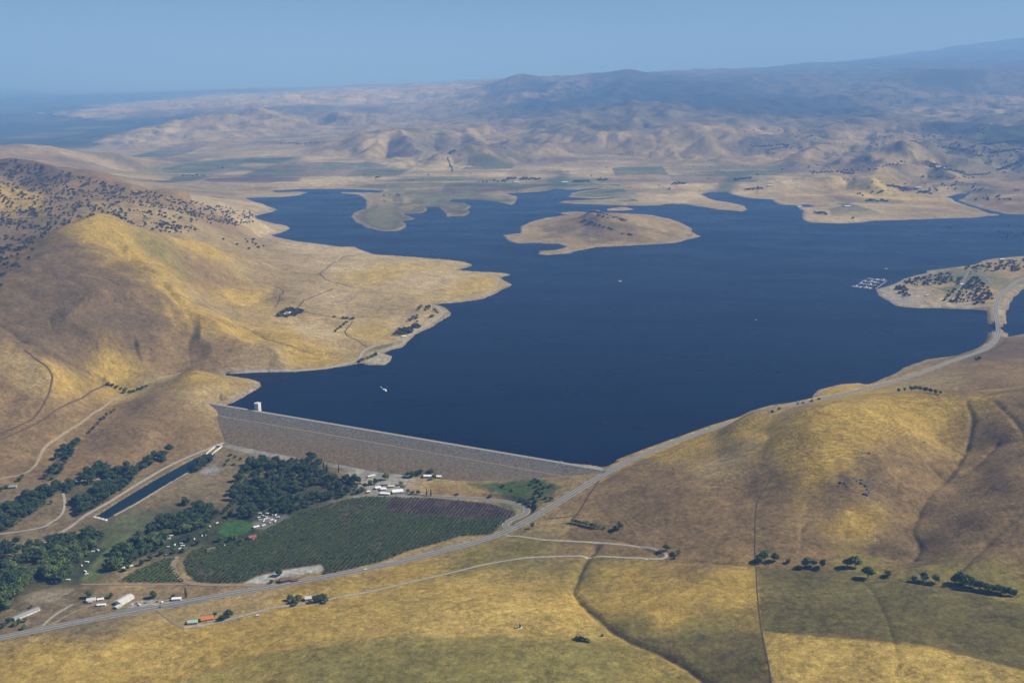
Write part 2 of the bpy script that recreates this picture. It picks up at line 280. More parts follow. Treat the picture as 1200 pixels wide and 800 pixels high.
# the highway bench
HWY = [(-120,772,-42),(0,747,-40),(100,727,-38),(200,708,-36),(300,690,-33.5),(400,672,-30.5),(450,662,-28.5),(500,650,-26),(560,634,-21),(600,619,-16),(650,591,-4),(700,560,9),(730,543,16),(760,530,19),(800,514,20),
       (860,494,21),(920,477,19),(960,467.5,18),(1000,459,18),(1060,443,17),(1110,425,13),(1150,411,10),(1163,403,8.5),(1168,395,8),(1170,388,8),(1170,381,8),(1168,372,7.5),(1167,360,7.5),(1172,346,8),(1182,337,8.5),(1200,326,9.5),(1260,308,11)]
HWY = smooth_line([P(*a) for a in HWY], 8)
ND = [(600,619,-16),(592,616,-17.5),(597,610,-18),(610,604,-17.5),(617,600,-17.5),(614,594,-19),(595,588,-22),(560,584,-25),(520,582,-27.5),(480,579,-29),(462,577,-30)]
ND = smooth_line([P(*a) for a in ND], 6)
def bench(line, w, sh):
    global GZ
    d, z = line_dist(line, GX, GY)
    onbridge = (GX > P(1150,385)[0]) & (np.abs(GY-P(1170,385)[1]) < 62) & (d < 80)
    k = 1-sstep(w, w+sh, d); k = np.where(onbridge & (SD < 4), 0, k)
    GZ = GZ*(1-k)+(z-0.35)*k
bench(HWY, 13, 22); bench(ND, 8, 12)

# gullies cut by winter streams, (u, v) along the surface
def grid_z(th, r):
    ti = np.clip((np.asarray(th)+TH0)/(2*TH0)*(NT-1), 0, NT-1.001); ai = np.clip((np.asarray(r)**-0.5-a0)/(a1-a0)*(NR-1), 0, NR-1.001)
    i = ti.astype(int); j = ai.astype(int); f = ti-i; g = ai-j
    return (GZ[i,j]*(1-f)+GZ[i+1,j]*f)*(1-g)+(GZ[i,j+1]*(1-f)+GZ[i+1,j+1]*f)*g
def ground(x, y): return grid_z(np.arctan2(x, y), np.hypot(x, y))
def hit(u, v):
    """point where the line of sight through photo pixel u, v meets the terrain"""
    th, s = ray(float(u), float(v)); z = grid_z(np.full(NR, th), RS); q = z-(H-s*RS)
    k = np.argmax(q > 0)
    if q[k] <= 0: k = NR-1
    if k == 0: r = RS[0]
    else: r = RS[k-1]+(RS[k]-RS[k-1])*(-q[k-1])/(q[k]-q[k-1]+1e-12)
    return np.array([r*np.sin(th), r*np.cos(th), H-s*r])
def hitline(pts): return np.array([hit(u, v) for u, v in pts])
GULLY = [([(790,655),(745,650),(700,648)],6,1.2),
 ([(700,640),(690,652),(682,664),(676,680),(672,693),(686,710),(700,722),(716,736),(740,750),(775,765),(800,778),(830,800)],11,5.5),
 ([(1133,470),(1140,490),(1134,520),(1122,545),(1112,558),(1096,572),(1084,588),(1076,605),(1070,622),(1078,640),(1070,655)],9,3.5),
 ([(1170,520),(1145,545),(1122,560)],8,3),([(1090,545),(1106,560),(1118,556)],7,2.5),([(1200,600),(1160,635),(1125,668)],9,2.5),
 ([(1165,470),(1185,488),(1200,508)],8,2.5),
 ([(760,655),(800,658),(850,660),(900,664),(950,667),(1000,672),(1060,680),(1120,690),(1190,698)],8,2.2),
 ([(1020,690),(1035,715),(1045,745),(1052,770),(1050,790)],7,1.5),
 ([(700,628),(725,632),(750,640),(775,652)],7,2.2),([(850,632),(800,644),(780,655)],6,2.2),
 ([(0,382),(30,400),(60,415),(90,428),(115,440),(120,445)],12,4),([(175,380),(150,405),(130,425),(120,445)],7,3),
 ([(270,345),(300,352),(340,357),(380,362)],12,3),([(200,345),(245,360),(290,385),(330,402),(370,415)],12,3.5),([(270,312),(310,322),(350,330)],14,4)]
GUL = np.zeros_like(GZ)
for pts, w, dep in GULLY:
    L = smooth_line(hitline(pts), 5); d, _ = line_dist(L, GX, GY)
    d = d+3*pnoise(GX/22, GY/22)
    prof = np.exp(-(np.abs(d)/(.62*w))**1.4)
    GZ = GZ-1.1*dep*prof*sstep(10, 70, SD); GUL = np.maximum(GUL, prof*min(1, dep/3.0))

# winter run-off: follow the steepest way down from every cell, then cut the channels it gathers in
def runoff(steps=70):
    nt, nr = GZ.shape; dth = THS[1]-THS[0]; best = np.zeros(GZ.shape); tgt = np.arange(nt*nr).reshape(nt, nr).copy(); ids = tgt.copy()
    rough = GZ+.5*pnoise(GX/23, GY/23)
    for a in (-1, 0, 1):
        for b in (-1, 0, 1):
            if a == 0 and b == 0: continue
            s0 = slice(max(0,-a), nt-max(0,a)); s1 = slice(max(0,a), nt-max(0,-a)); q0 = slice(max(0,-b), nr-max(0,b)); q1 = slice(max(0,b), nr-max(0,-b))
            R_ = RG[s0,q0]; dd = np.hypot(a*dth*R_, RG[s1,q1]-R_); sl = (rough[s0,q0]-rough[s1,q1])/dd; m = sl > best[s0,q0]
            best[s0,q0] = np.where(m, sl, best[s0,q0]); tgt[s0,q0] = np.where(m, ids[s1,q1], tgt[s0,q0])
    area = (RG*dth*K*RG**1.5).ravel(); acc = area.copy(); cur = area.copy(); t = tgt.ravel(); move = t != np.arange(t.size); tm = t[move]
    for k in range(steps):
        cur = np.bincount(tm, weights=cur[move], minlength=t.size); acc += cur
    return acc.reshape(nt, nr), best
ACC, SLOPE = runoff()
def blur(a):
    a = a.copy(); a[1:-1] = (a[:-2]+2*a[1:-1]+a[2:])/4; a[:,1:-1] = (a[:,:-2]+2*a[:,1:-1]+a[:,2:])/4; return a
unit = (RG/2200)**1.35*700.0                                    # larger catchments count farther off, as there the mesh is coarser
CHAN = blur(np.clip(np.log(ACC/unit/2.2)/2.8, 0, 1))*sstep(.03, .10, SLOPE)*np.clip(RUG*2.2, 0, 1)
GZ = GZ-CHAN*np.clip(RG/2200, .8, 9)*2.6*sstep(8, 60, SD)*(1+.8*sstep(5500,9000,RG))
GZ = np.where((poly_sdf(LAKE, GX, GY) < 60) & (~water_side) & (~down), np.maximum(GZ, np.minimum(SD*.1, 1.6)+.1), GZ)
# ------------------------------------------------------------------ land cover (albedo of the ground, plus some shade on the left hill)
C_ = dict(gold=(.455,.315,.074), lgold=(.52,.375,.105), tan=(.365,.272,.122), ptan=(.51,.395,.205), brown=(.262,.178,.080), dbrown=(.135,.098,.050), umber=(.185,.130,.066), olive=(.245,.205,.060), dolive=(.150,.124,.045),
          green=(.075,.125,.035), dgreen=(.038,.062,.028), sage=(.16,.17,.085), soil=(.225,.175,.095), psoil=(.105,.080,.068), gravel=(.36,.33,.28), pale=(.50,.46,.38), lot=(.46,.48,.45), beach=(.42,.35,.25), mud=(.24,.19,.15),
          rock=(.11,.095,.085), forest=(.045,.058,.032), scrub=(.19,.160,.085), farm=(.055,.075,.04), rust=(.22,.125,.07))
TONE = [  # photo pixel, cover
 (60,780,'gold'),(150,770,'gold'),(250,745,'gold'),(350,735,'gold'),(450,720,'gold'),(550,700,'gold'),(600,720,'lgold'),(520,730,'lgold'),(650,715,'gold'),(300,760,'gold'),(400,780,'olive'),(500,775,'olive'),(600,780,'olive'),(700,780,'olive'),(760,790,'gold'),(300,790,'gold'),
 (560,665,'olive'),(480,680,'gold'),(620,640,'olive'),(680,640,'brown'),(740,690,'gold'),(780,710,'gold'),(850,690,'gold'),(820,740,'olive'),(750,740,'olive'),(700,680,'olive'),(870,760,'dolive'),(640,620,'tan'),
 (950,690,'dolive'),(1050,700,'dolive'),(1150,730,'dolive'),(960,720,'dolive'),(950,770,'gold'),(1100,785,'gold'),(1150,760,'dolive'),(1000,670,'olive'),(1100,685,'olive'),(1180,690,'olive'),
 (700,590,'brown'),(760,560,'brown'),(800,580,'brown'),(850,540,'tan'),(860,600,'brown'),(900,620,'brown'),(930,510,'gold'),(1000,490,'gold'),(960,540,'gold'),(980,580,'brown'),(1010,570,'umber'),(1060,560,'brown'),(1100,480,'gold'),(1150,500,'brown'),(1180,560,'brown'),(1100,620,'brown'),(1040,640,'umber'),(1080,640,'dbrown'),
 (1180,630,'brown'),(800,520,'gold'),(870,500,'gold'),(760,630,'brown'),(950,640,'brown'),(880,570,'brown'),(820,640,'brown'),(1000,615,'gold'),(1140,480,'gold'),(1190,480,'brown'),
 (1080,450,'tan'),(1150,440,'brown'),(1190,410,'umber'),(1050,470,'gold'),(980,462,'gold'),(1120,465,'dbrown'),(900,480,'tan'),
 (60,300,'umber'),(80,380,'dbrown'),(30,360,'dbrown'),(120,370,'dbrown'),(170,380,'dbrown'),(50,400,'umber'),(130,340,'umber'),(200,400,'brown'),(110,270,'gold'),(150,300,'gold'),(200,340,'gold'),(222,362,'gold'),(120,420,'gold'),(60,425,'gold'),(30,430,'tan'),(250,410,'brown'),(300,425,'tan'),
 (280,395,'gold'),(20,470,'brown'),(80,460,'brown'),(30,520,'brown'),(100,500,'brown'),(20,550,'brown'),(170,470,'brown'),(200,500,'brown'),(160,540,'brown'),(250,460,'tan'),(230,440,'gold'),(200,445,'tan'),(120,525,'brown'),(250,425,'brown'),(0,480,'brown'),
 (200,300,'olive'),(250,330,'brown'),(280,345,'gold'),(300,320,'tan'),(350,320,'tan'),(400,310,'ptan'),(450,320,'lgold'),(500,330,'ptan'),(550,335,'lgold'),(400,350,'ptan'),(350,350,'tan'),(450,360,'tan'),(380,390,'ptan'),(420,400,'tan'),(330,400,'gold'),(440,390,'lgold'),(240,290,'gold'),(250,360,'tan'),(240,320,'brown'),(300,290,'tan'),(380,290,'ptan'),(480,385,'ptan'),(360,415,'gold'),
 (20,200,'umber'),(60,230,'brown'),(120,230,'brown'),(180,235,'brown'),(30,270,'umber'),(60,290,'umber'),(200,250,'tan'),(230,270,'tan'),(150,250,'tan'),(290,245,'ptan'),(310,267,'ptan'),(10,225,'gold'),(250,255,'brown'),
 (250,222,'tan'),(300,210,'tan'),(200,210,'tan'),(350,215,'ptan'),(300,190,'tan'),(400,190,'ptan'),(450,205,'ptan'),(500,215,'sage'),(450,250,'sage'),(470,240,'tan'),(520,235,'sage'),(440,262,'sage'),(560,215,'sage'),(600,205,'ptan'),(650,200,'ptan'),(700,205,'ptan'),(750,220,'ptan'),(800,230,'ptan'),(850,212,'ptan'),(700,225,'sage'),(660,215,'sage'),(620,222,'tan'),
 (900,215,'ptan'),(950,230,'tan'),(1000,245,'ptan'),(1060,245,'tan'),(1020,225,'lgold'),(1100,225,'tan'),(1180,230,'brown'),(870,200,'sage'),(900,190,'tan'),(20,175,'tan'),(100,185,'tan'),(150,190,'tan'),(40,182,'brown'),(220,200,'sage'),
 (1060,185,'tan'),(1000,195,'tan'),(960,170,'tan'),(900,170,'scrub'),(850,150,'tan'),(760,150,'scrub'),(700,150,'scrub'),(720,175,'tan'),(640,170,'tan'),(800,180,'tan'),(600,165,'scrub'),(1120,180,'scrub'),(1180,190,'scrub'),(1080,170,'scrub'),(760,130,'scrub'),(1050,160,'tan'),
 (470,160,'tan'),(500,170,'scrub'),(440,175,'tan'),(480,165,'scrub'),(450,165,'ptan'),(560,160,'tan'),(560,185,'tan'),(590,180,'scrub'),(530,195,'ptan'),
 (740,100,'forest'),(700,110,'forest'),(620,105,'forest'),(800,108,'forest'),(860,112,'forest'),(650,120,'forest'),(920,115,'forest'),(960,130,'forest'),(900,140,'scrub'),(630,112,'tan'),(660,108,'tan'),(850,125,'forest'),(1000,110,'scrub'),(1050,100,'scrub'),(1100,95,'forest'),(1180,100,'scrub'),
 (1100,115,'scrub'),(1180,120,'tan'),(1100,135,'tan'),(1180,135,'scrub'),(1150,150,'forest'),(1180,70,'forest'),(1120,70,'forest'),(1180,165,'forest'),
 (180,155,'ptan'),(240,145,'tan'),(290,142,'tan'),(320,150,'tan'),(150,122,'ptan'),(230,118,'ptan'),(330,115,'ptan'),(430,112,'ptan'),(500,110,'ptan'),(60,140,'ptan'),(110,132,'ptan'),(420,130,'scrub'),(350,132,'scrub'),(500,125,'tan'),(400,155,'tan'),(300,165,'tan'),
 (50,155,'farm'),(100,150,'farm'),(20,145,'farm'),(80,163,'farm'),(150,148,'farm'),(40,130,'farm'),(100,118,'farm'),(10,165,'farm'),
 (150,560,'soil'),(60,610,'soil'),(260,555,'soil'),(100,640,'dgreen'),(200,620,'dgreen'),(330,560,'soil'),(350,580,'dgreen'),(60,660,'dgreen'),(150,690,'tan'),(60,715,'soil'),(120,705,'soil'),(200,690,'tan'),(280,700,'tan'),(400,560,'soil'),(450,560,'gravel'),(520,572,'tan'),(560,575,'tan'),(600,580,'sage'),(660,565,'tan'),
 (30,580,'soil'),(200,560,'soil'),(30,630,'soil'),(300,620,'dgreen'),(480,630,'tan'),(1100,340,'tan'),(1070,350,'beach'),(1130,330,'sage'),(1150,345,'tan'),(1180,312,'tan'),(1050,345,'beach'),
 (700,270,'tan'),(620,268,'tan'),(650,285,'tan'),(780,272,'tan'),(750,262,'tan'),(690,258,'brown'),(700,285,'tan'),(720,275,'brown')]
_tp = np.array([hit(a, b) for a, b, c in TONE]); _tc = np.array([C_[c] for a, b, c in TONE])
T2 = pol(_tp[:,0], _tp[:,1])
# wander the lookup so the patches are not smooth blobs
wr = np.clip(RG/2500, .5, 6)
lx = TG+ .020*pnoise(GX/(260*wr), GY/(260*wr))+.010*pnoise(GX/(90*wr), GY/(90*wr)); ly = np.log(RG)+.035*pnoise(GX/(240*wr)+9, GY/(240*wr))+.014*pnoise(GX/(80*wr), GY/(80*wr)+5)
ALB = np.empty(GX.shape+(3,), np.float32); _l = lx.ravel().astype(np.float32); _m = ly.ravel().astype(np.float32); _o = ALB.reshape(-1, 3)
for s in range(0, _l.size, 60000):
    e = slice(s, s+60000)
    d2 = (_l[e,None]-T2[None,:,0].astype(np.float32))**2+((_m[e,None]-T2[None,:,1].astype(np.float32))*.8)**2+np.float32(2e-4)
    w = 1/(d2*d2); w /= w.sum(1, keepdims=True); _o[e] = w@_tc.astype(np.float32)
def paint(mask, name, k=1.0):
    m = np.clip(mask*k, 0, 1); i = np.nonzero(m.ravel() > 0)[0]; q = m.ravel()[i][:,None].astype(np.float32)
    F_ = ALB.reshape(-1, 3); F_[i] = F_[i]*(1-q)+np.array(C_[name] if isinstance(name, str) else name, np.float32)*q
def area(pts, soft=6.0, rag=4.0, px=True, pad=250.0):
    w = np.array([hit(u, v)[:2] for u, v in pts]) if px else np.asarray(pts)
    d = poly_sdf(w, GX, GY, pad, rag)
    return 1-sstep(-soft, soft, d)
ORCH = [(214,657),(225,645),(240,640),(270,632),(300,624),(320,615),(342,604),(380,592),(407,584),(430,581.5),(473,582),(520,584),(573,589.5),(604,599),(604,604),(585,617),(577,626),(555,627),(540,628),(510,637),(480,645),(455,655),(443,659),(425,663),(405,668),(388,673),(376,674),(379,666),(376,661),(335,667),(300,675),(284,683),(255,683.5),(228,681.5),(217,670)]
ORCH2 = [(136,682),(160,667),(190,655),(206,652),(205,664),(213,676),(218,682),(180,683)]
PLOW = [(455,583),(520,585),(573,590),(604,600),(597,609),(560,607),(510,604),(466,603),(450,597)]
# hill faces under brush and rock; left flank also has its shade painted in
br = fbm(GX, GY, 140, 4); br2 = fbm(GX+500, GY, 45, 4, .6)
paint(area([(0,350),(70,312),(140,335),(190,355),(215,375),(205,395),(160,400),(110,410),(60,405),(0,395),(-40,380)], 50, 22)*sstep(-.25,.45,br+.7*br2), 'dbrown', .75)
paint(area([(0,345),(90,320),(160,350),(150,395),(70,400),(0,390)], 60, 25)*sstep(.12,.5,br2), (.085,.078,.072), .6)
paint(area([(1000,640),(1040,628),(1110,632),(1120,655),(1090,672),(1060,668),(1030,655)], 14, 8)*sstep(-.3,.2,br2), 'dbrown', .85)
paint(area([(980,555),(1005,560),(1025,565),(1020,590),(1000,588),(985,575)], 14, 8)*sstep(-.1,.35,br2), (.10,.085,.08), .8)
paint(area([(860,545),(910,540),(930,600),(900,640),(840,635),(830,590)], 50, 20)*sstep(-.4,.4,br), 'umber', .5)
paint(area([(0,356),(35,338),(70,312),(92,294),(108,286),(125,290),(150,304),(186,336),(217,367),(205,388),(170,405),(110,412),(60,405),(0,395),(-40,380)], 14, 8)*sstep(-.6,.2,br+.5*br2), 'umber', .7)  # scrub and painted shade together, bounded along the ridge
# fields in front
paint(area([(886,664),(950,668),(1000,674),(1100,687),(1200,708),(1300,720),(1300,795),(1200,781),(1130,765),(1050,752),(960,745),(893,739)], 2, 1), (.150,.130,.046), .9)
paint(area([(893,740),(960,746),(1050,755),(1130,768),(1200,785),(1300,800),(1300,900),(910,900),(903,800)], 2, 1), 'lgold', .75)
paint(area([(740,748),(800,744),(890,739),(906,810),(910,900),(850,860),(820,795),(780,772)], 5, 4), 'dolive', .75)
paint(area([(690,655),(780,655),(884,664),(888,738),(800,742),(740,738),(700,710),(678,680)], 14, 8)*sstep(-.2,.5,fbm(GX,GY,120,4)), 'gold', .6)
paint(area([(150,830),(230,790),(300,768),(400,752),(500,745),(590,746),(670,752),(760,770),(810,790),(840,830),(700,950),(200,950)], 14, 8), (.275,.235,.066), .7)
paint(area([(0,752),(100,735),(200,716),(290,700),(380,690),(520,672),(640,656),(670,660),(668,700),(700,730),(760,760),(660,746),(500,742),(330,758),(200,790),(0,800)], 14, 6)*sstep(-.5,.3,fbm(GX,GY,160,4)), 'lgold', .55)
paint(area([(960,482),(1000,475),(1015,500),(1000,560),(980,590),(960,560),(950,520)], 30, 14)*sstep(-.4,.3,br), 'gold', .6)
# valley below the dam
paint(area([(255,528),(290,528),(305,545),(290,575),(262,590),(235,570),(232,545)], 10, 6), 'soil', .9)
paint(area([(238,548),(252,545),(262,550),(250,556),(236,554)], 6, 3), (.33,.33,.34), .8)
paint(area([(118,618),(160,598),(185,605),(165,630),(140,645),(112,640)], 10, 5), (.12,.135,.06), .85)
paint(area([(92,684),(112,655),(140,632),(155,620),(150,640),(128,662),(112,682)], 6, 4), (.14,.175,.06), .9)
paint(area([(255,622),(262,613),(285,608),(298,616),(290,624),(268,630)], 4, 3), (.060,.150,.04), .95)
paint(area([(185,622),(200,618),(210,628),(190,632)], 5, 3), (.13,.17,.05), .9)
paint(area([(296,612),(330,598),(338,606),(318,622),(300,620)], 5, 3), (.20,.185,.165), .9)
paint(area([(303,622),(325,616),(322,630),(308,633)], 5, 3), 'rust', .9)
paint(area(ORCH, 3, 1), (.085,.080,.045), .97); paint(area(ORCH2, 3, 1), (.11,.10,.05), .95); paint(area(PLOW, 4, 1.5), 'psoil', .95)
paint(area([(284,684),(300,676),(335,668),(376,661.5),(379,666),(374,670),(330,676),(305,683)], 2, 1), 'lot', .95)
paint(area([(318,682),(330,677),(352,676),(350,682),(330,686)], 3, 2), 'dbrown', .8)
paint(area([(448,659),(480,646),(520,635),(545,629),(578,627),(570,631),(530,642),(500,649),(470,656)], 4, 3), 'tan', .95)
paint(area([(490,649),(520,640),(545,633),(560,633),(540,640),(505,650)], 4, 2), 'gravel', .8)
paint(area([(408,552),(440,554),(470,560),(468,568),(435,566),(400,562)], 5, 3), 'gravel', .8)
paint(area([(265,519),(330,530),(400,541),(460,550),(480,557),(470,562),(430,555),(380,545),(300,533),(264,524)], 3, 2), (.34,.33,.30), .85)
paint(area([(545,566),(600,563),(645,562),(658,570),(640,585),(620,592),(600,585),(570,578)], 8, 6)*sstep(-.35,.15,fbm(GX,GY,60,3)), (.070,.115,.035), .95)
paint(area([(500,566),(560,570),(600,588),(560,584),(510,578)], 6, 4), (.33,.22,.08), .6)
paint(area([(0,690),(80,688),(110,695),(250,692),(240,705),(130,720),(0,745)], 6, 5), 'soil', .55)
paint(area([(20,700),(40,692),(85,690),(70,702),(35,708)], 6, 4), (.34,.28,.19), .8)
paint(area([(152,705),(175,702),(215,703),(240,700),(238,706),(200,712),(150,716)], 3, 2), 'gravel', .9)
paint(area([(185,722),(250,706),(262,714),(250,722),(215,732)], 4, 3), 'tan', .8)
paint(area([(90,688),(225,684),(330,688),(260,698),(150,700)], 4, 3), (.30,.215,.115), .7)
paint(area([(455,580),(475,577),(490,581),(470,583)], 3, 1), 'gravel', .7)
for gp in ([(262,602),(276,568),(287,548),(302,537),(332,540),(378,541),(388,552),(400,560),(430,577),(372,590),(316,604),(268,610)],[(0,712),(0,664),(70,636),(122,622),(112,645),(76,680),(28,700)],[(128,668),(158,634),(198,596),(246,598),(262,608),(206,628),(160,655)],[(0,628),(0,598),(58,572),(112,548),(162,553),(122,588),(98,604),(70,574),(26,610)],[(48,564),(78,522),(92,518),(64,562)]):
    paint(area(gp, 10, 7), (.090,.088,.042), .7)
# shores
bandw = np.clip(RG/2600, .7, 2.2)
paint(((SD > -6) & (SD < 60))*(1-sstep(6*bandw, 22*bandw, SD)), 'beach', .75)
paint(((SD > -6) & (SD < 60))*(1-sstep(0*bandw, 7*bandw, SD+3*br2)), (.26,.20,.14), .6)
paint(area([(425,425),(452,429),(460,422),(460,416),(440,414)], 8, 4), (.46,.42,.30), .8)
paint(area([(425,412),(445,405),(462,401),(460,406),(435,412)], 6, 3), 'sage', .8)
paint(area([(1026,339),(1060,345),(1075,354),(1065,361),(1045,357)], 8, 4), (.40,.36,.27), .8)
paint(area([(1072,355),(1100,347),(1130,352),(1122,359.5),(1080,359.5)], 6, 3)*sstep(-.2,.3,np.sin(GX/7.5)), (.62,.47,.22), .9)
paint(area([(1098,338),(1140,331),(1150,334),(1108,343)], 8, 4), (.10,.15,.06), .8)
rings = np.sin((SD+4*br2)/3.2/bandw)
paint(((SD > 0) & (SD < 40))*(1-sstep(14*bandw, 26*bandw, SD))*sstep(.2,.8,rings), (.27,.215,.135), .45)
paint(area([(640,262),(690,252),(735,258),(790,275),(760,282),(690,285),(630,280)], 40, 25, pad=500)*sstep(-.3,.3,fbm(GX,GY,170,4,.65)), (.17,.125,.065), .7)
# the delta and the north-shore plain: old strand lines, meadows, fields
strand = np.sin((SD+25*fbm(GX,GY,500,3))/26)
paint(area([(412,254),(440,240),(470,225),(560,222),(600,234),(560,255),(500,250),(475,266),(445,273)], 60, 30, pad=600)*sstep(.0,.6,strand), (.14,.125,.075), .8)
paint(area([(430,262),(440,245),(455,235),(470,240),(455,262),(460,268)], 60, 30, pad=600), (.24,.215,.12), .6)
fx = GX/ (1+0*GX); fy = GY
fld = np.floor(fx/420+.15*np.sin(fy/900))*13.7+np.floor(fy/560)*7.31
fh = (np.sin(fld*12.9898)*43758.5453) % 1.0
plain = (1-sstep(.12,.3,RUG))*sstep(5200,6200,GY)*(1-sstep(13000,15000,GY))*(GZ > 3)*(SD > 150)
st = pnoise(GX/1500+.3*pnoise(GX/300,GY/300), GY/170)
paint(plain*sstep(.12,.3,st), 'ptan', .6); paint(plain*sstep(-.12,-.3,st), (.17,.165,.09), .45)
paint(plain*(fh > .80), (.085,.115,.06), .75); paint(plain*((fh > .45) & (fh < .60)), (.30,.225,.13), .5); paint(plain*((fh > .60) & (fh < .66)), (.13,.105,.085), .6)
paint(area([(240,209),(300,206.5),(352,208),(350,213),(300,214.5),(245,213)], 30, 15, pad=500), (.115,.085,.085), .85)
paint(area([(165,213),(205,207),(250,206),(240,209),(200,214)], 30, 15, pad=500), (.055,.085,.045), .85)
paint(area([(210,192),(270,186),(350,184),(350,188),(280,191),(290,196),(340,204),(290,200),(250,195)], 60, 30, pad=900), (.075,.12,.06), .7)
paint(area([(400,192),(430,190),(455,194),(430,197)], 60, 30, pad=900), (.08,.14,.06), .7)
paint(area([(635,224),(655,200),(668,205),(665,222)], 60, 40, pad=600), (.10,.125,.065), .8)
paint(area([(835,227),(850,208),(868,207),(865,222),(850,226)], 60, 40, pad=600), (.10,.125,.065), .8)
paint(area([(1130,238),(1145,222),(1165,222),(1150,236)], 60, 40, pad=600), (.10,.12,.065), .7)
# western plain: orchards and fields in long strips
wp = area([(-300,100),(20,104),(120,118),(150,132),(190,148),(110,172),(30,168),(-40,178),(-300,190)], 200, 150, pad=3000)
fl2 = np.floor(GX/800)*3.1+np.floor(GY/700)*9.7; f2 = (np.sin(fl2*78.233)*43758.5453) % 1.0
paint(wp*(GZ < 5), (.050,.072,.040), .92); paint(wp*(f2 > .86)*(GZ < 5), (.20,.17,.10), .6)
# trees and brush as specks on the far ranges
sp = fbm(GX+3000, GY, 260, 5, .75); hi = sstep(40, 400, GZ)
east = sstep(-.12, .08, TG)
paint(sstep(10500,15000,RG)*hi*east*sstep(-.15,.35,sp), (.050,.062,.040), .75)
paint(sstep(6500,9500,RG)*sstep(.15,.25,RUG)*sstep(.22,.6,sp), (.060,.068,.042), .55)
paint(sstep(6500,9500,RG)*sstep(.2,.32,TG)*sstep(.15,.5,sp), (.05,.062,.036), .7)
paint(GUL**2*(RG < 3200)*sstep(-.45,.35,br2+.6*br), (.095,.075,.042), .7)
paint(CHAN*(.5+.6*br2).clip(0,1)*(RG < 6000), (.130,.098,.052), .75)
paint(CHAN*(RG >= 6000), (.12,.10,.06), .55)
paint(area([(596,102),(640,99),(700,96),(737,90),(790,97),(870,100),(940,106),(985,114),(960,132),(900,138),(840,124),(760,122),(690,124),(620,118)], 350, 260, pad=3000)*sstep(-.5,.2,sp), (.042,.054,.036), .8)
# broad and fine mottling of the dry grass itself
mot = fbm(GX, GY, 60, 4, .7); mo2 = fbm(GX+900, GY+300, 420, 3, .6)
fm = fbm(GX+70, GY, 520, 4, .75)*sstep(4500, 7500, RG)
ALB *= .70*np.clip(1+.42*fm, .6, 1.4)[...,None]*np.clip(1+.28*mot+.14*mo2, .5, 1.6)[...,None]
ALB = np.clip(ALB, .01, .9)
# ------------------------------------------------------------------ materials
def nt_mat(name):
    m = bpy.data.materials.new(name); m.use_nodes = True; n = m.node_tree.nodes; l = m.node_tree.links
    b = n['Principled BSDF']; b.inputs['Specular IOR Level'].default_value = 0.15; return m, n, l, b
_mats = {}
def mat(name, col, rough=.85, var=.0, scale=1.0, spec=.2, metal=0):
    if name in _mats: return _mats[name]
    m, n, l, b = nt_mat(name); b.inputs['Roughness'].default_value = rough; b.inputs['Specular IOR Level'].default_value = spec; b.inputs['Metallic'].default_value = metal
    if var:
        tc = n.new('ShaderNodeTexCoord'); no = n.new('ShaderNodeTexNoise'); no.inputs['Scale'].default_value = scale; no.inputs['Detail'].default_value = 5
        no.inputs['Roughness'].default_value = .65
        mr = n.new('ShaderNodeMapRange'); mr.inputs[1].default_value = .3; mr.inputs[2].default_value = .7; mr.inputs[3].default_value = 1-var; mr.inputs[4].default_value = 1+var
        mx = n.new('ShaderNodeVectorMath'); mx.operation = 'SCALE'; mx.inputs[0].default_value = col
        l.new(tc.outputs['Object'], no.inputs['Vector']); l.new(no.outputs[0], mr.inputs[0]); l.new(mr.outputs[0], mx.inputs['Scale']); l.new(mx.outputs[0], b.inputs['Base Color'])
    else: b.inputs['Base Color'].default_value = (*col, 1)
    _mats[name] = m; return m
def math_node(n, l, op, a, b):
    x = n.new('ShaderNodeMath'); x.operation = op
    for i, s in enumerate((a, b)):
        if isinstance(s, (int, float)): x.inputs[i].default_value = s
        else: l.new(s, x.inputs[i])
    return x.outputs[0]
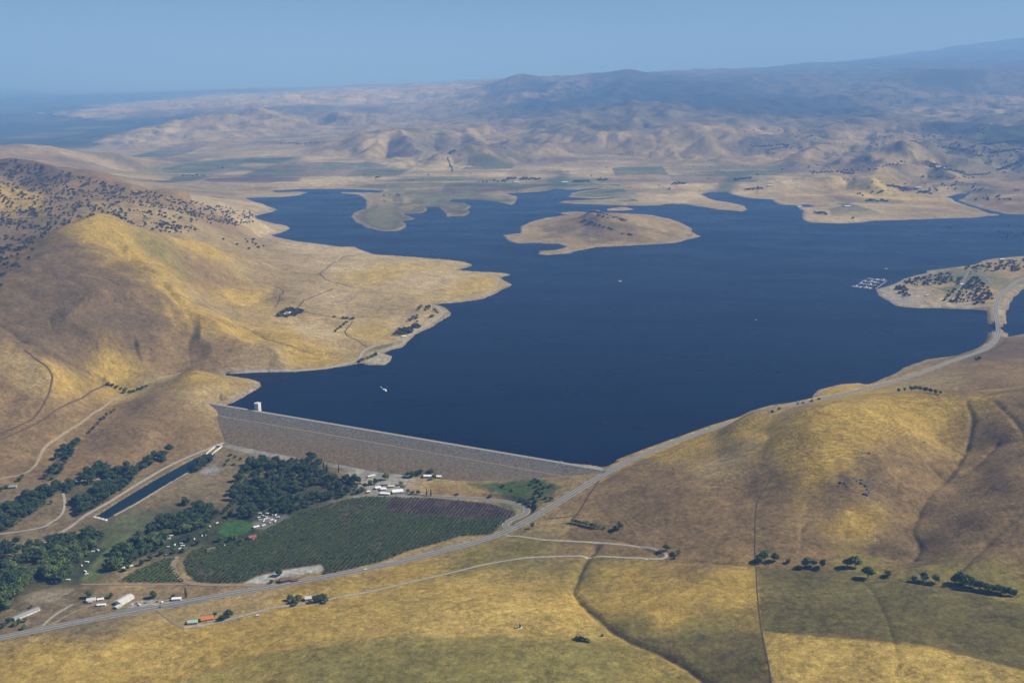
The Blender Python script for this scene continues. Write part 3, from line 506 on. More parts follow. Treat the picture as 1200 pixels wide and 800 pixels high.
def ground_material():
    m, n, l, b = nt_mat('dry_ground'); b.inputs['Roughness'].default_value = .95; b.inputs['Specular IOR Level'].default_value = .05
    at = n.new('ShaderNodeAttribute'); at.attribute_name = 'cover'
    tc = n.new('ShaderNodeTexCoord')
    def noise(scale, detail=5, rough=.7, stretch=None):
        no = n.new('ShaderNodeTexNoise'); no.inputs['Scale'].default_value = scale; no.inputs['Detail'].default_value = detail; no.inputs['Roughness'].default_value = rough
        if stretch:
            mp = n.new('ShaderNodeMapping'); mp.inputs['Scale'].default_value = stretch[0]; mp.inputs['Rotation'].default_value = (0,0,stretch[1]); l.new(tc.outputs['Object'], mp.inputs[0]); l.new(mp.outputs[0], no.inputs['Vector'])
        else: l.new(tc.outputs['Object'], no.inputs['Vector'])
        return no.outputs[0]
    f1 = noise(.12, 8, .78); f2 = noise(.045, 7, .75, ((1,1.6,1), .25)); f3 = noise(.5, 4, .75)
    def mr(s, a, bb, lo=.3, hi=.7):
        x = n.new('ShaderNodeMapRange'); x.inputs[1].default_value = lo; x.inputs[2].default_value = hi; x.inputs[3].default_value = a; x.inputs[4].default_value = bb; l.new(s, x.inputs[0]); return x.outputs[0]
    k = math_node(n, l, 'MULTIPLY', mr(f1, .58, 1.42, .33, .67), math_node(n, l, 'MULTIPLY', mr(f2, .70, 1.30), mr(f3, .62, 1.38)))
    # cattle trails: faint lines along the contours
    sx = n.new('ShaderNodeSeparateXYZ'); l.new(tc.outputs['Object'], sx.inputs[0])
    ph = math_node(n, l, 'ADD', math_node(n, l, 'MULTIPLY', sx.outputs['Z'], 2.1), math_node(n, l, 'MULTIPLY', noise(.022, 5, .6), 34.0))
    tr = math_node(n, l, 'SINE', ph, 0.0)
    k = math_node(n, l, 'MULTIPLY', k, math_node(n, l, 'ADD', 1.0, math_node(n, l, 'MULTIPLY', mr(tr, 0, 1, .35, 1.0), math_node(n, l, 'MULTIPLY', mr(noise(.012, 4, .6), 0, 1, .42, .6), -.30))))
    sc = n.new('ShaderNodeVectorMath'); sc.operation = 'SCALE'; l.new(at.outputs['Color'], sc.inputs[0]); l.new(k, sc.inputs['Scale'])
    # bare stony specks
    sp = n.new('ShaderNodeMix'); sp.data_type = 'RGBA'; sp.inputs['B'].default_value = (.09,.07,.055,1)
    l.new(sc.outputs[0], sp.inputs['A']); l.new(mr(noise(.11, 6, .8), 0, .75, .60, .70), sp.inputs['Factor'])
    s2 = n.new('ShaderNodeMix'); s2.data_type = 'RGBA'; s2.inputs['B'].default_value = (.075,.058,.036,1); l.new(sp.outputs['Result'], s2.inputs['A']); l.new(math_node(n, l, 'MULTIPLY', mr(noise(.20, 3, .7), 0, .7, .62, .67), mr(noise(.01, 4, .6), 0, 1, .45, .62)), s2.inputs['Factor'])
    l.new(s2.outputs['Result'], b.inputs['Base Color'])
    bp = n.new('ShaderNodeBump'); bp.inputs['Distance'].default_value = 3.0; bp.inputs['Strength'].default_value = .55; l.new(f1, bp.inputs['Height']); l.new(bp.outputs[0], b.inputs['Normal'])
    return m
def water_material(name, col, wave=.03):
    m, n, l, b = nt_mat(name); b.inputs['Base Color'].default_value = (*col, 1); b.inputs['Roughness'].default_value = .12; b.inputs['IOR'].default_value = 1.333; b.inputs['Specular IOR Level'].default_value = .08
    tc = n.new('ShaderNodeTexCoord'); a = n.new('ShaderNodeTexNoise'); a.inputs['Scale'].default_value = .09; a.inputs['Detail'].default_value = 6; a.inputs['Roughness'].default_value = .65
    l.new(tc.outputs['Object'], a.inputs['Vector']); bp = n.new('ShaderNodeBump'); bp.inputs['Distance'].default_value = 1.0; bp.inputs['Strength'].default_value = wave*4
    l.new(a.outputs[0], bp.inputs['Height']); l.new(bp.outputs[0], b.inputs['Normal'])
    # wind lanes: broad streaks of rougher water
    w = n.new('ShaderNodeTexNoise'); w.inputs['Scale'].default_value = .0022; w.inputs['Detail'].default_value = 5; mp = n.new('ShaderNodeMapping'); mp.inputs['Scale'].default_value = (1,2.6,1); mp.inputs['Rotation'].default_value = (0,0,.35)
    l.new(tc.outputs['Object'], mp.inputs[0]); l.new(mp.outputs[0], w.inputs['Vector']); r = n.new('ShaderNodeMapRange'); r.inputs[1].default_value = .35; r.inputs[2].default_value = .65; r.inputs[3].default_value = .24; r.inputs[4].default_value = .36
    cm = n.new('ShaderNodeMix'); cm.data_type = 'RGBA'; cm.inputs['A'].default_value = (col[0]*.6, col[1]*.6, col[2]*.75, 1); cm.inputs['B'].default_value = (col[0]*2.2, col[1]*2.3, col[2]*1.5, 1); l.new(r.outputs[0], cm.inputs['Factor']); r2 = n.new('ShaderNodeMapRange'); r2.inputs[1].default_value = .35; r2.inputs[2].default_value = .7; l.new(w.outputs[0], r2.inputs[0]); l.new(r2.outputs[0], cm.inputs['Factor']); l.new(cm.outputs['Result'], b.inputs['Base Color'])
    l.new(w.outputs[0], r.inputs[0]); l.new(r.outputs[0], b.inputs['Roughness'])
    return m

# ------------------------------------------------------------------ object helpers
def tag(o, label=None, cat=None, group=None, kind=None):
    if label: o['label'] = label
    if cat: o['category'] = cat
    if group: o['group'] = group
    if kind: o['kind'] = kind
    return o
def empty(name, loc=(0,0,0), rz=0.0):
    o = bpy.data.objects.new(name, None); COL.objects.link(o); o.location = loc; o.rotation_euler = (0,0,rz); o.empty_display_size = 1; return o
def link(name, me, parent=None, loc=None, rz=0.0):
    o = bpy.data.objects.new(name, me); COL.objects.link(o)
    if loc is not None: o.location = loc; o.rotation_euler = (0,0,rz)
    if parent: o.parent = parent
    return o
def np_mesh(name, V, Fq, material, smooth=False):
    """V (n,3), Fq (m,k) all faces with k corners"""
    V = np.asarray(V, np.float32); Fq = np.asarray(Fq, np.int32); k = Fq.shape[1]
    me = bpy.data.meshes.new(name); me.vertices.add(len(V)); me.vertices.foreach_set('co', V.ravel())
    me.loops.add(Fq.size); me.loops.foreach_set('vertex_index', Fq.ravel()); me.polygons.add(len(Fq)); me.polygons.foreach_set('loop_start', np.arange(0, Fq.size, k, dtype=np.int32))
    me.polygons.foreach_set('use_smooth', np.full(len(Fq), smooth, bool)); me.update(calc_edges=True); me.validate()
    if material: me.materials.append(material)
    return me
class MB:
    """collects simple shapes; build() links them as one mesh object"""
    def __init__(s): s.v = []; s.f = []
    def add(s, V, Fs):
        o = len(s.v); s.v += [tuple(p) for p in V]; s.f += [tuple(i+o for i in f) for f in Fs]; return s
    def box(s, c, d, rz=0.0, taper=1.0):
        x, y, z = (q/2 for q in d); ca, sa = math.cos(rz), math.sin(rz); V = []
        for zz, t in ((-z,1),(z,taper)):
            for px, py in ((-x,-y),(x,-y),(x,y),(-x,y)): px *= t; py *= t; V.append((c[0]+px*ca-py*sa, c[1]+px*sa+py*ca, c[2]+zz))
        return s.add(V, [(3,2,1,0),(4,5,6,7),(0,1,5,4),(1,2,6,5),(2,3,7,6),(3,0,4,7)])
    def cyl(s, a, b, r0, r1=None, n=10):
        a = Vector(a); b = Vector(b); r1 = r0 if r1 is None else r1; d = (b-a).normalized(); u = d.orthogonal().normalized(); w = d.cross(u); V = []
        for p, r in ((a,r0),(b,r1)):
            for i in range(n): t = 2*math.pi*i/n; V.append(p+(u*math.cos(t)+w*math.sin(t))*r)
        return s.add(V, [(i,(i+1)%n,n+(i+1)%n,n+i) for i in range(n)]+[tuple(range(n-1,-1,-1)), tuple(range(n,2*n))])
    def prism(s, prof, y0, y1):
        """profile of (x,z) points pulled along y"""
        n = len(prof); V = [(x,y0,z) for x,z in prof]+[(x,y1,z) for x,z in prof]
        return s.add(V, [tuple(range(n)), tuple(range(2*n-1,n-1,-1))]+[((i+1)%n,i,n+i,n+(i+1)%n) for i in range(n)])
    def mesh(s, name, material, bevel=0, smooth=False):
        me = bpy.data.meshes.new(name); me.from_pydata(s.v, [], s.f); bm = bmesh.new(); bm.from_mesh(me); bmesh.ops.recalc_face_normals(bm, faces=bm.faces)
        if bevel: bmesh.ops.bevel(bm, geom=list(bm.edges), offset=bevel, segments=2, affect='EDGES')
        for f in bm.faces: f.smooth = smooth
        bm.to_mesh(me); bm.free(); me.materials.append(material); return me
    def build(s, name, material, parent=None, bevel=0, smooth=False): return link(name, s.mesh(name, material, bevel, smooth), parent)

# ------------------------------------------------------------------ ground and water
idx = np.arange(NT*NR).reshape(NT, NR)
quads = np.stack([idx[:-1,:-1], idx[:-1,1:], idx[1:,1:], idx[1:,:-1]], -1).reshape(-1, 4)[:, ::-1]
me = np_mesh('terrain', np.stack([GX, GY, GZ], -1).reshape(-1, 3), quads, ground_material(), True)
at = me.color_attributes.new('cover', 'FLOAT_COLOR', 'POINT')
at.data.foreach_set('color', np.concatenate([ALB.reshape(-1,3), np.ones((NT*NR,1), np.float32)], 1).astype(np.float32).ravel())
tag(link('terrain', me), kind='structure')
def flat_poly(name, pts, z, material):
    t = tessellate_polygon([[Vector((x, y, 0)) for x, y in pts]]); me = bpy.data.meshes.new(name); me.from_pydata([(x, y, z) for x, y in pts], [], [tuple(q) for q in t])
    bm = bmesh.new(); bm.from_mesh(me); bmesh.ops.recalc_face_normals(bm, faces=bm.faces)
    for f in bm.faces:
        if f.normal.z < 0: f.normal_flip()
    bm.to_mesh(me); bm.free(); me.materials.append(material); return tag(link(name, me), kind='structure')
LAKE[0] = tuple(DA[:2]+DN*2-DT*10); LAKE[-1] = tuple(DB[:2]+DN*2)
flat_poly('lake_water', LAKE, 0.0, water_material('lake_water', (.0007,.0035,.016)))
flat_poly('outlet_pool_water', W_POOL, POOL_Z, water_material('pool_water', (.004,.012,.022), .02))

# ------------------------------------------------------------------ draped ribbons
def ribbon(name, line, w, material, lift=.5, step=6.0, parent=None, follow=None, cols=3):
    """road surface laid over the ground along a 2-D or 3-D line"""
    L = np.asarray(line, float)[:, :2]; seg = np.hypot(*np.diff(L, axis=0).T); s = np.concatenate([[0], np.cumsum(seg)]); n = max(2, int(s[-1]/step))
    t = np.linspace(0, s[-1], n); x = np.interp(t, s, L[:,0]); y = np.interp(t, s, L[:,1]); tx = np.gradient(x); ty = np.gradient(y); h = np.hypot(tx, ty)+1e-9; nx, ny = -ty/h, tx/h
    V = []
    zc = None if follow is None else np.interp(t, s, np.asarray(follow))
    for c in np.linspace(-.5, .5, cols):
        X = x+nx*w*c; Y = y+ny*w*c; Z = ground(X, Y)+lift if zc is None else zc+lift
        V.append(np.stack([X, Y, Z], -1))
    V = np.stack(V, 1).reshape(-1, 3); i = np.arange(n-1)[:,None]*cols+np.arange(cols-1)[None]; i = i.ravel()
    me = np_mesh(name, V, np.stack([i, i+cols, i+cols+1, i+1], -1)[:, ::-1], material); o = link(name, me, parent)
    if parent is None: tag(o, kind='structure')
    return o

# ------------------------------------------------------------------ light, air, camera
SUN_EL, SUN_AZ = math.radians(41), math.radians(81)   # azimuth measured from +Y towards +X
def setup_light():
    w = bpy.data.worlds.new('World'); SC.world = w; w.use_nodes = True; n = w.node_tree.nodes; l = w.node_tree.links
    sky = n.new('ShaderNodeTexSky'); sky.sky_type = 'NISHITA'; sky.sun_disc = False; sky.sun_elevation = SUN_EL; sky.sun_rotation = SUN_AZ; sky.altitude = 900; sky.air_density = 1.0; sky.dust_density = 0; sky.ozone_density = 10
    l.new(sky.outputs[0], n['Background'].inputs['Color']); n['Background'].inputs['Strength'].default_value = .05
    s = bpy.data.lights.new('sun', 'SUN'); s.energy = 5.0; s.angle = math.radians(.53); s.color = (1,.945,.85); o = bpy.data.objects.new('sun', s); COL.objects.link(o)
    d = Vector((math.sin(SUN_AZ)*math.cos(SUN_EL), math.cos(SUN_AZ)*math.cos(SUN_EL), math.sin(SUN_EL))); o.rotation_euler = d.to_track_quat('Z', 'Y').to_euler(); o.location = (0,0,3000)
def setup_haze(density, col, g=.3):
    b = MB(); lo, hi_ = float(GZ.min())-1.0, max(float(GZ.max()), H)+40.0; b.box((0, 70000, (lo+hi_)/2), (300000, 170000, hi_-lo)); print('haze', lo, hi_); me = b.mesh('haze', None); me.materials.clear()
    m = bpy.data.materials.new('haze'); m.use_nodes = True; n = m.node_tree.nodes; l = m.node_tree.links; n.remove(n['Principled BSDF'])
    v = n.new('ShaderNodeVolumePrincipled'); v.inputs['Color'].default_value = (*col, 1); v.inputs['Absorption Color'].default_value = (.35,.35,.35,1); v.inputs['Density'].default_value = density; v.inputs['Anisotropy'].default_value = g
    l.new(v.outputs[0], n['Material Output'].inputs['Volume']); me.materials.append(m); tag(link('haze', me), kind='stuff')
def setup_camera():
    c = bpy.data.cameras.new('camera'); c.lens = 36*F/1200; c.sensor_width = 36; c.clip_start = 1; c.clip_end = 400000
    o = bpy.data.objects.new('camera', c); COL.objects.link(o); o.location = (0,0,H); o.rotation_euler = (math.pi/2-PITCH, 0, 0); SC.camera = o
    vs = SC.view_settings; vs.view_transform = 'Standard'; vs.look = 'None'; vs.exposure = 0.5; vs.gamma = 1.0; vs.use_curve_mapping = False
setup_light(); setup_haze(6.3e-5, (.20,.42,.93), 0); setup_camera()
SC.cycles.volume_bounces = 1; SC.cycles.max_bounces = 6; SC.cycles.use_denoising = True
# ------------------------------------------------------------------ roads and tracks
M_ASPH = mat('asphalt', (.15,.15,.15), .9, .15, .2); M_GRAV = mat('shoulder_gravel', (.27,.245,.20), .95, .3, .15); M_PALE = mat('pale_gravel', (.30,.275,.225), .95, .25, .15)
M_DIRT = mat('tan_dirt', (.235,.175,.115), .95, .25, .15); M_DARKD = mat('brown_dirt', (.095,.058,.036), .95, .3, .2); M_WORN = mat('worn_paving', (.17,.165,.155), .92, .2, .15); M_PAINT = mat('road_paint', (.60,.58,.50), .8)
ROADS = []; M_FENCE = mat('trodden_grass', (.085,.068,.038), .95, .2, .2)
def on_causeway(L):
    y0 = P(1170,389)[1]; y1 = P(1170,380)[1]; x0 = P(1150,385)[0]
    return [k for k in range(len(L)) if L[k,0] > x0 and y0-22 < L[k,1] < y1+22]
_br = on_causeway(HWY); SEG1 = HWY[:_br[0]+1]; SEG2 = HWY[_br[-1]:]
for sg in (SEG1, SEG2):
    hw = ribbon('highway', sg, 11.0, M_ASPH, .62, 5)
    ribbon('highway_shoulder', sg, 15.5, M_GRAV, .42, 5)
    ribbon('centre_line', sg, .5, M_PAINT, .68, 5, hw, cols=2)
    ROADS.append((sg[:, :2], 12))
ribbon('side_road', ND[2:], 8.5, M_ASPH, .62, 4); ribbon('side_road_shoulder', ND[2:], 13, M_GRAV, .40, 4); ROADS.append((ND[:, :2], 9))
def track(name, pts, w, m, lift=.5, n=5):
    L = smooth_line(hitline(pts), n); ribbon(name, L, w, m, lift, 5); ROADS.append((L[:, :2], w/2+3)); return L
track('farm_road', [(592,627),(640,632.5),(700,636),(750,641),(772,645),(781,650),(777,654),(760,655),(700,652),(650,652),(605,655),(570,661),(520,673),(460,687),(400,699),(383,703)], 5.5, M_PALE)
track('farm_road', [(383,703),(350,708),(320,712),(290,720),(262,727),(235,733),(216,735)], 6.5, M_PALE, .46)
track('farm_track', [(216,735),(205,730),(192,721),(184,714)], 4, M_DIRT)
track('dirt_road', [(-30,572),(0,561),(25,556),(40,547),(48,532),(56,521),(75,508),(100,492),(120,478),(145,462),(162,454),(180,446.5),(195,441),(212,437)], 6.5, mat('ranch_road_dirt', (.265,.215,.14), .95, .25, .15))
track('shore_road', [(262,438.5),(300,435),(345,434.3),(380,431.5),(405,426.5),(420,421),(424,414),(432,408),(445,404),(460,401),(470,397),(486,388.5),(505,378),(515,371.5),(518,366),(512,359.5),(503,358)], 8, M_PALE)
track('shore_road', [(470,398),(474,401),(468,404.5),(455,408),(440,412.5),(428,417)], 6, M_PALE, .44)
track('farm_track', [(447,396),(465,385),(482,373),(486,360)], 5, M_DIRT)
track('farm_track', [(415,299),(400,303),(388,310),(378,318),(375,321),(380,326),(388,330),(400,333),(412,337)], 5, M_DARKD)
track('farm_track', [(390,338),(375,345),(362,350),(352,357),(346,363)], 5, M_DARKD); track('farm_track', [(322,335),(332,341),(327,352),(322,360)], 4, M_DARKD)
track('farm_track', [(356,365),(380,370),(412,374)], 4, M_DARKD); track('farm_track', [(413,377),(406,386),(405,391),(415,397),(430,406)], 4.5, M_DARKD)
track('shore_track', [(583,325),(582,334),(572,341),(560,347),(545,351)], 6, M_PALE)
track('ranch_track', [(0,508),(20,500),(40,489),(52,472),(60,450),(61,440),(55,430),(45,423),(35,415),(28,410)], 4.5, M_DARKD); track('ranch_track', [(0,515),(30,502),(60,485),(90,469),(110,457),(122,451)], 4, M_DARKD)
track('levee_road', [(-20,672),(10,657),(45,640),(75,622),(105,601),(130,587),(165,565),(200,545),(235,529.5),(262,519)], 8, M_PALE); track('levee_road', [(134,604),(165,587),(200,565),(222,553)], 5, M_PALE)
track('river_track', [(74,578),(76,590),(72,603),(60,612),(48,618),(20,623),(-10,627)], 5, M_PALE); track('river_track', [(60,565),(85,564),(110,562),(140,559)], 4.5, M_PALE)
track('toe_road', [(264,518.5),(330,530),(400,541),(455,549.5),(476,556)], 8, M_WORN)
track('orchard_track', [(208,652),(203,661),(206,671),(216,681),(235,684.5),(285,685.5),(318,686)], 8, M_DIRT); track('orchard_track', [(95,684.5),(150,684.5),(216,684.5)], 5, M_DIRT, .44)
track('driveway', [(50,733),(65,720),(85,708)], 5, M_PALE); track('driveway', [(60,732),(85,718),(110,708),(125,705)], 5, M_DIRT); track('driveway', [(135,722),(150,714),(200,710),(245,702)], 9, M_WORN, .44)
track('fire_break', [(702,563),(690,580),(680,597),(672,608)], 4, M_DARKD); track('ranch_track', [(640,608),(660,606),(680,603)], 3, M_DARKD)
track('fence_line_track', [(886,664),(888,700),(893,740),(904,800)], 1.6, M_FENCE); track('fence_line_track', [(885,663),(885,620),(887,590),(898,570),(912,550)], 1.2, M_FENCE)
track('lay_by', [(898,481),(908,476),(922,472.5),(938,472),(946,473)], 9, M_ASPH, .44)
track('country_road', [(298,220.2),(350,219.4),(420,219.6),(450,217.5)], 14, M_DARKD, 1.0); track('country_road', [(400,207.6),(470,207.3),(540,207.4),(600,208.5)], 14, M_DARKD, 1.0)
track('marina_road', [(1140,354),(1120,357),(1095,357),(1070,356),(1050,350),(1040,344),(1032,340)], 9, M_PALE); track('marina_road', [(1135,318),(1128,332),(1122,342),(1112,352),(1105,357)], 7, M_WORN, .44)
track('marina_road', [(1163,333),(1150,322),(1135,318),(1118,321),(1095,326),(1075,331)], 8, M_WORN)

# ------------------------------------------------------------------ dam, intake tower, outlet works, weir
def dam_material():
    m, n, l, b = nt_mat('dam_rock'); b.inputs['Roughness'].default_value = .95; tc = n.new('ShaderNodeTexCoord'); sx = n.new('ShaderNodeSeparateXYZ'); l.new(tc.outputs['Object'], sx.inputs[0])
    def no(s, d=6, r=.75):
        q = n.new('ShaderNodeTexNoise'); q.inputs['Scale'].default_value = s; q.inputs['Detail'].default_value = d; q.inputs['Roughness'].default_value = r; l.new(tc.outputs['Object'], q.inputs['Vector']); return q.outputs[0]
    def ramp(s, pts):
        r = n.new('ShaderNodeValToRGB'); e = r.color_ramp.elements
        while len(e) < len(pts): e.new(.5)
        for k, (p, c) in enumerate(pts): e[k].position = p; e[k].color = (*c, 1)
        l.new(s, r.inputs[0]); return r.outputs[0]
    fine = ramp(no(.22), [(.34,(.060,.057,.050)),(.48,(.145,.138,.122)),(.66,(.26,.250,.226))]); grass = ramp(no(.16), [(.32,(.090,.066,.040)),(.5,(.180,.136,.080)),(.68,(.28,.210,.115))])
    h = math_node(n, l, 'ADD', math_node(n, l, 'MULTIPLY', sx.outputs['Z'], .026), no(.03, 6, .8)); hr = n.new('ShaderNodeMapRange'); hr.inputs[1].default_value = .0; hr.inputs[2].default_value = .9; l.new(h, hr.inputs[0])
    mx = n.new('ShaderNodeMix'); mx.data_type = 'RGBA'; l.new(hr.outputs[0], mx.inputs['Factor']); l.new(grass, mx.inputs['A']); l.new(fine, mx.inputs['B']); l.new(mx.outputs['Result'], b.inputs['Base Color'])
    bp = n.new('ShaderNodeBump'); bp.inputs['Distance'].default_value = 1.5; bp.inputs['Strength'].default_value = .7; l.new(no(.3), bp.inputs['Height']); l.new(bp.outputs[0], b.inputs['Normal']); return m
def along(prof, t0, t1, n, name, material, parent=None, rough=0.0):
    s = np.linspace(t0, t1, n)*DLEN; V = []
    for o, z in prof:
        x = DA[0]+DT[0]*s+DN[0]*o; y = DA[1]+DT[1]*s+DN[1]*o; zz = np.full(n, z, float)
        if rough: zz = zz+rough*pnoise(x/9, y/9)+rough*pnoise(x/31, y/31)
        V.append(np.stack([x, y, zz], -1))
    k = len(prof); V = np.stack(V, 1).reshape(-1, 3); i = (np.arange(n-1)[:,None]*k+np.arange(k-1)[None]).ravel()
    return link(name, np_mesh(name, V, np.stack([i, i+k, i+k+1, i+1], -1), material), parent)
dam = tag(empty('dam'), 'long earth and rock embankment dam with a pale crest road holding back the lake', 'dam')
prof = [(70,-14),(6.0,DAM_Z-.4),(5.2,DAM_Z)]+[(o,DAM_Z) for o in (0,)]+[(-5.2,DAM_Z)]
o = -5.2; z = DAM_Z
for k in range(8): o -= 3.1; z -= 1.65; prof.append((o, z))
bench_o = o; bench_z = z; prof.append((o-4.5, z-.1)); o -= 4.5
for k in range(20): o -= 4.4; z -= 2.05; prof.append((o, z))
along(prof, -.02, .995, 420, 'embankment', dam_material(), dam, .28)
along([(4.6,DAM_Z+.5),(0,DAM_Z+.55),(-4.6,DAM_Z+.5)], -.015, .99, 160, 'crest_road', mat('crest_gravel', (.25,.235,.205), .95, .2, .2), dam)
along([(bench_o-.4,bench_z+.55),(bench_o-3.9,bench_z+.45)], .16, .80, 120, 'berm_track', mat('berm_dirt', (.235,.185,.115), .95, .2, .2), dam)
rp = [(-5.9-.5*k, DAM_Z+.15+.0*k) for k in range(1)]
def dpt(t, o, z): return Vector((DA[0]+DT[0]*t*DLEN+DN[0]*o, DA[1]+DT[1]*t*DLEN+DN[1]*o, z))
DROT = math.atan2(DT[1], DT[0]); M_CONC = mat('pale_concrete', (.60,.59,.55), .8, .08, .3); M_DARK = mat('dark_glass', (.02,.025,.03), .3); M_STEEL = mat('grey_steel', (.22,.23,.24), .5, .1, .5, .4)
t_tow = .138; tw = dpt(t_tow, 13, 0)
it = tag(empty('intake_tower', tw, DROT), 'white concrete intake tower standing behind the crest of the dam near its left end', 'tower')
b = MB(); b.box((0,0,6), (11.5,10.5,46)); b.build('shaft', M_CONC, it, .25)
b = MB(); b.box((0,0,29.5), (12.6,11.6,1.0)); b.box((0,0,30.5), (4,4,1.4)); b.build('roof', M_CONC, it)
for sx_ in (-3, 0, 3): b = MB(); b.box((sx_,-5.28,24), (1.5,.12,2.2)); b.build('window', M_DARK, it)
b = MB(); b.box((5.78,0,17), (.12,2.2,3.2)); b.build('door', M_STEEL, it)
b = MB(); b.box((0,-8.0,14.6), (3.4,5.6,.5)); b.box((-1.6,-8.0,15.3), (.12,5.6,1.0)); b.box((1.6,-8.0,15.3), (.12,5.6,1.0)); b.build('service_bridge', M_STEEL, it)
# outlet works: stilling basin walls at the toe
p = hit(256,523.5); q = hit(247,531); d = (q-p)[:2]; rz = math.atan2(d[1], d[0]); L = float(np.hypot(*d))
ow = tag(empty('outlet_works', (*((p+q)[:2]/2), float(ground(*p[:2]))-.5), rz), 'pale concrete outlet structure with wing walls at the head of the outlet channel', 'outlet structure')
for s in (-1, 1): b = MB(); b.prism([(-L/2,-3),(L/2+8,-3),(L/2+8,.2),(L/2-6,2.4),(-L/2,3.2)], s*7-.6, s*7+.6); b.build('wing_wall', M_CONC, ow)
b = MB(); b.box((-L/2-1.5,0,1.0), (3,16,7)); b.build('headwall', M_CONC, ow, .15)
b = MB(); b.box((-L/2+.12,0,-.2), (.3,5.2,4.2)); b.build('tunnel_mouth', M_DARK, ow)
p = hit(110.5,606); q = hit(124.5,609.5); d = (q-p)[:2]; rz = math.atan2(d[1], d[0]); L = float(np.hypot(*d))
we = tag(empty('weir', (*((p+q)[:2]/2), POOL_Z), rz), 'white concrete weir closing the lower end of the straight outlet channel', 'weir')
b = MB(); b.box((0,0,.2), (L+6,3.0,3.0)); b.build('sill', M_CONC, we, .1)
for k in range(4): b = MB(); b.box((-L/2+L*k/3,0,2.6), (1.2,5.0,2.4)); b.build('pier', M_CONC, we, .08)
b = MB(); b.box((0,0,4.1), (L+2,1.6,.35)); b.build('walkway', M_CONC, we)
# bridge on the causeway
b0, b1 = SEG1[-1], SEG2[0]; bc = (b0+b1)/2; d = b1-b0; L = float(np.hypot(d[0], d[1])); bz = 8.2
br_ = tag(empty('road_bridge', (bc[0], bc[1], 0), math.atan2(d[1], d[0])), 'grey concrete road bridge carrying the highway over the narrow gap in the causeway', 'bridge')
b = MB(); b.box((0,0,bz-.65), (L+3,13.0,1.4)); b.build('deck', mat('bridge_concrete', (.33,.325,.31), .85, .1, .3), br_)
b = MB(); b.box((0,0,bz+.11), (L+3,10.6,.1)); b.build('roadway', M_ASPH, br_)
for s in (-1, 1): b = MB(); b.box((0,s*6.2,bz+.55), (L+3,.3,1.0)); b.build('parapet', M_CONC, br_)
for k in range(4):
    b = MB(); b.box((-L*.36+L*.24*k,0,-1.0+bz/2-1.2), (1.2,9.5,bz+5.2)); b.build('pier', M_CONC, br_, .1)

# ------------------------------------------------------------------ vehicles, boats
def car_proto(name, paint, kind='car'):
    r = empty(name)
    if kind == 'car': prof = [(-2.2,.35),(2.2,.35),(2.25,.8),(1.2,.95),(-1.7,1.0),(-2.2,.9)]; cab = [(-1.6,.96),(1.15,.92),(.45,1.48),(-1.1,1.5)]
    elif kind == 'truck': prof = [(-2.6,.45),(2.6,.45),(2.65,1.0),(1.5,1.15),(-2.6,1.15)]; cab = [(-.5,1.14),(1.4,1.12),(.8,1.85),(-.4,1.88)]
    else: prof = [(-2.7,.4),(2.6,.4),(2.65,1.1),(2.0,1.35),(1.5,2.1),(-2.7,2.15)]; cab = [(1.0,1.36),(2.04,1.32),(1.56,2.0),(1.0,2.04)]
    w = .86 if kind == 'car' else .96
    b = MB(); b.prism(prof, -w, w); b.build('body', paint, r, .06)
    b = MB(); b.prism(cab, -w+.1 if kind != 'van' else -w-.01, w-.1 if kind != 'van' else w+.01); b.build('windows', M_DARK, r)
    if kind != 'van': b = MB(); zt = cab[2][1]; b.box(((cab[2][0]+cab[3][0])/2,0,zt+.03), (cab[2][0]-cab[3][0]+.15,2*w-.3,.08)); b.build('roof', paint, r)
    for sx_ in (-1.45, 1.45):
        for sy in (-1, 1): b = MB(); b.cyl((sx_,sy*(w-.12),.34), (sx_,sy*(w+.04),.34), .34, n=10); b.build('wheel', mat('tyre', (.02,.02,.02), .9), r)
    return r
def copy_tree(o, parent=None):
    c = o.copy(); COL.objects.link(c)
    if parent: c.parent = parent
    for ch in o.children: copy_tree(ch, c)
    return c
PROTO = {}
def use(key, make):
    """first use takes the prototype itself, later uses are copies"""
    if key not in PROTO: PROTO[key] = make(); return PROTO[key]
    o = copy_tree(PROTO[key])
    for k in ('label','category','group'):
        if k in o: del o[k]
    return o
M_WHITE = mat('white_paint', (.78,.78,.76), .45, spec=.4); M_SILV = mat('silver_paint', (.42,.43,.44), .4, spec=.4); M_RED = mat('red_paint', (.30,.04,.03), .45, spec=.4); M_BLUE = mat('blue_paint', (.05,.09,.20), .45, spec=.4); M_BLACK = mat('black_paint', (.03,.03,.035), .4, spec=.4)
PAINTS = dict(white=M_WHITE, silver=M_SILV, red=M_RED, blue=M_BLUE, black=M_BLACK)
def vehicle(kind, colour, xy, rz, label, z=None, group=None):
    o = use((kind, colour), lambda: car_proto(dict(car='parked_car', truck='pickup_truck', van='delivery_van')[kind], PAINTS[colour], kind))
    o.location = (xy[0], xy[1], float(ground(xy[0], xy[1])) if z is None else z); o.rotation_euler = (0,0,rz); tag(o, label, {'truck':'pickup truck'}.get(kind, kind), group); return o
def on_line(line, u, v, off):
    h = np.array(P(u, v, float(hit(u, v)[2])))[:2]; L = np.asarray(line)[:, :2]; k = int(np.argmin(np.hypot(L[:,0]-h[0], L[:,1]-h[1]))); k = min(max(k,1), len(L)-2)
    t = L[k+1]-L[k-1]; t /= np.hypot(*t); nn = np.array([-t[1], t[0]]); return L[k]+nn*off, math.atan2(t[1], t[0]), k
def road_car(kind, colour, line, u, v, off, label, flip=False):
    xy, rz, k = on_line(line, u, v, off); vehicle(kind, colour, xy, rz+(math.pi if flip else 0), label, float(ground(*xy))+.64)
road_car('van','white',SEG1,430,667,-2.8,'white van driving on the highway beside the orchard, above the farm road')
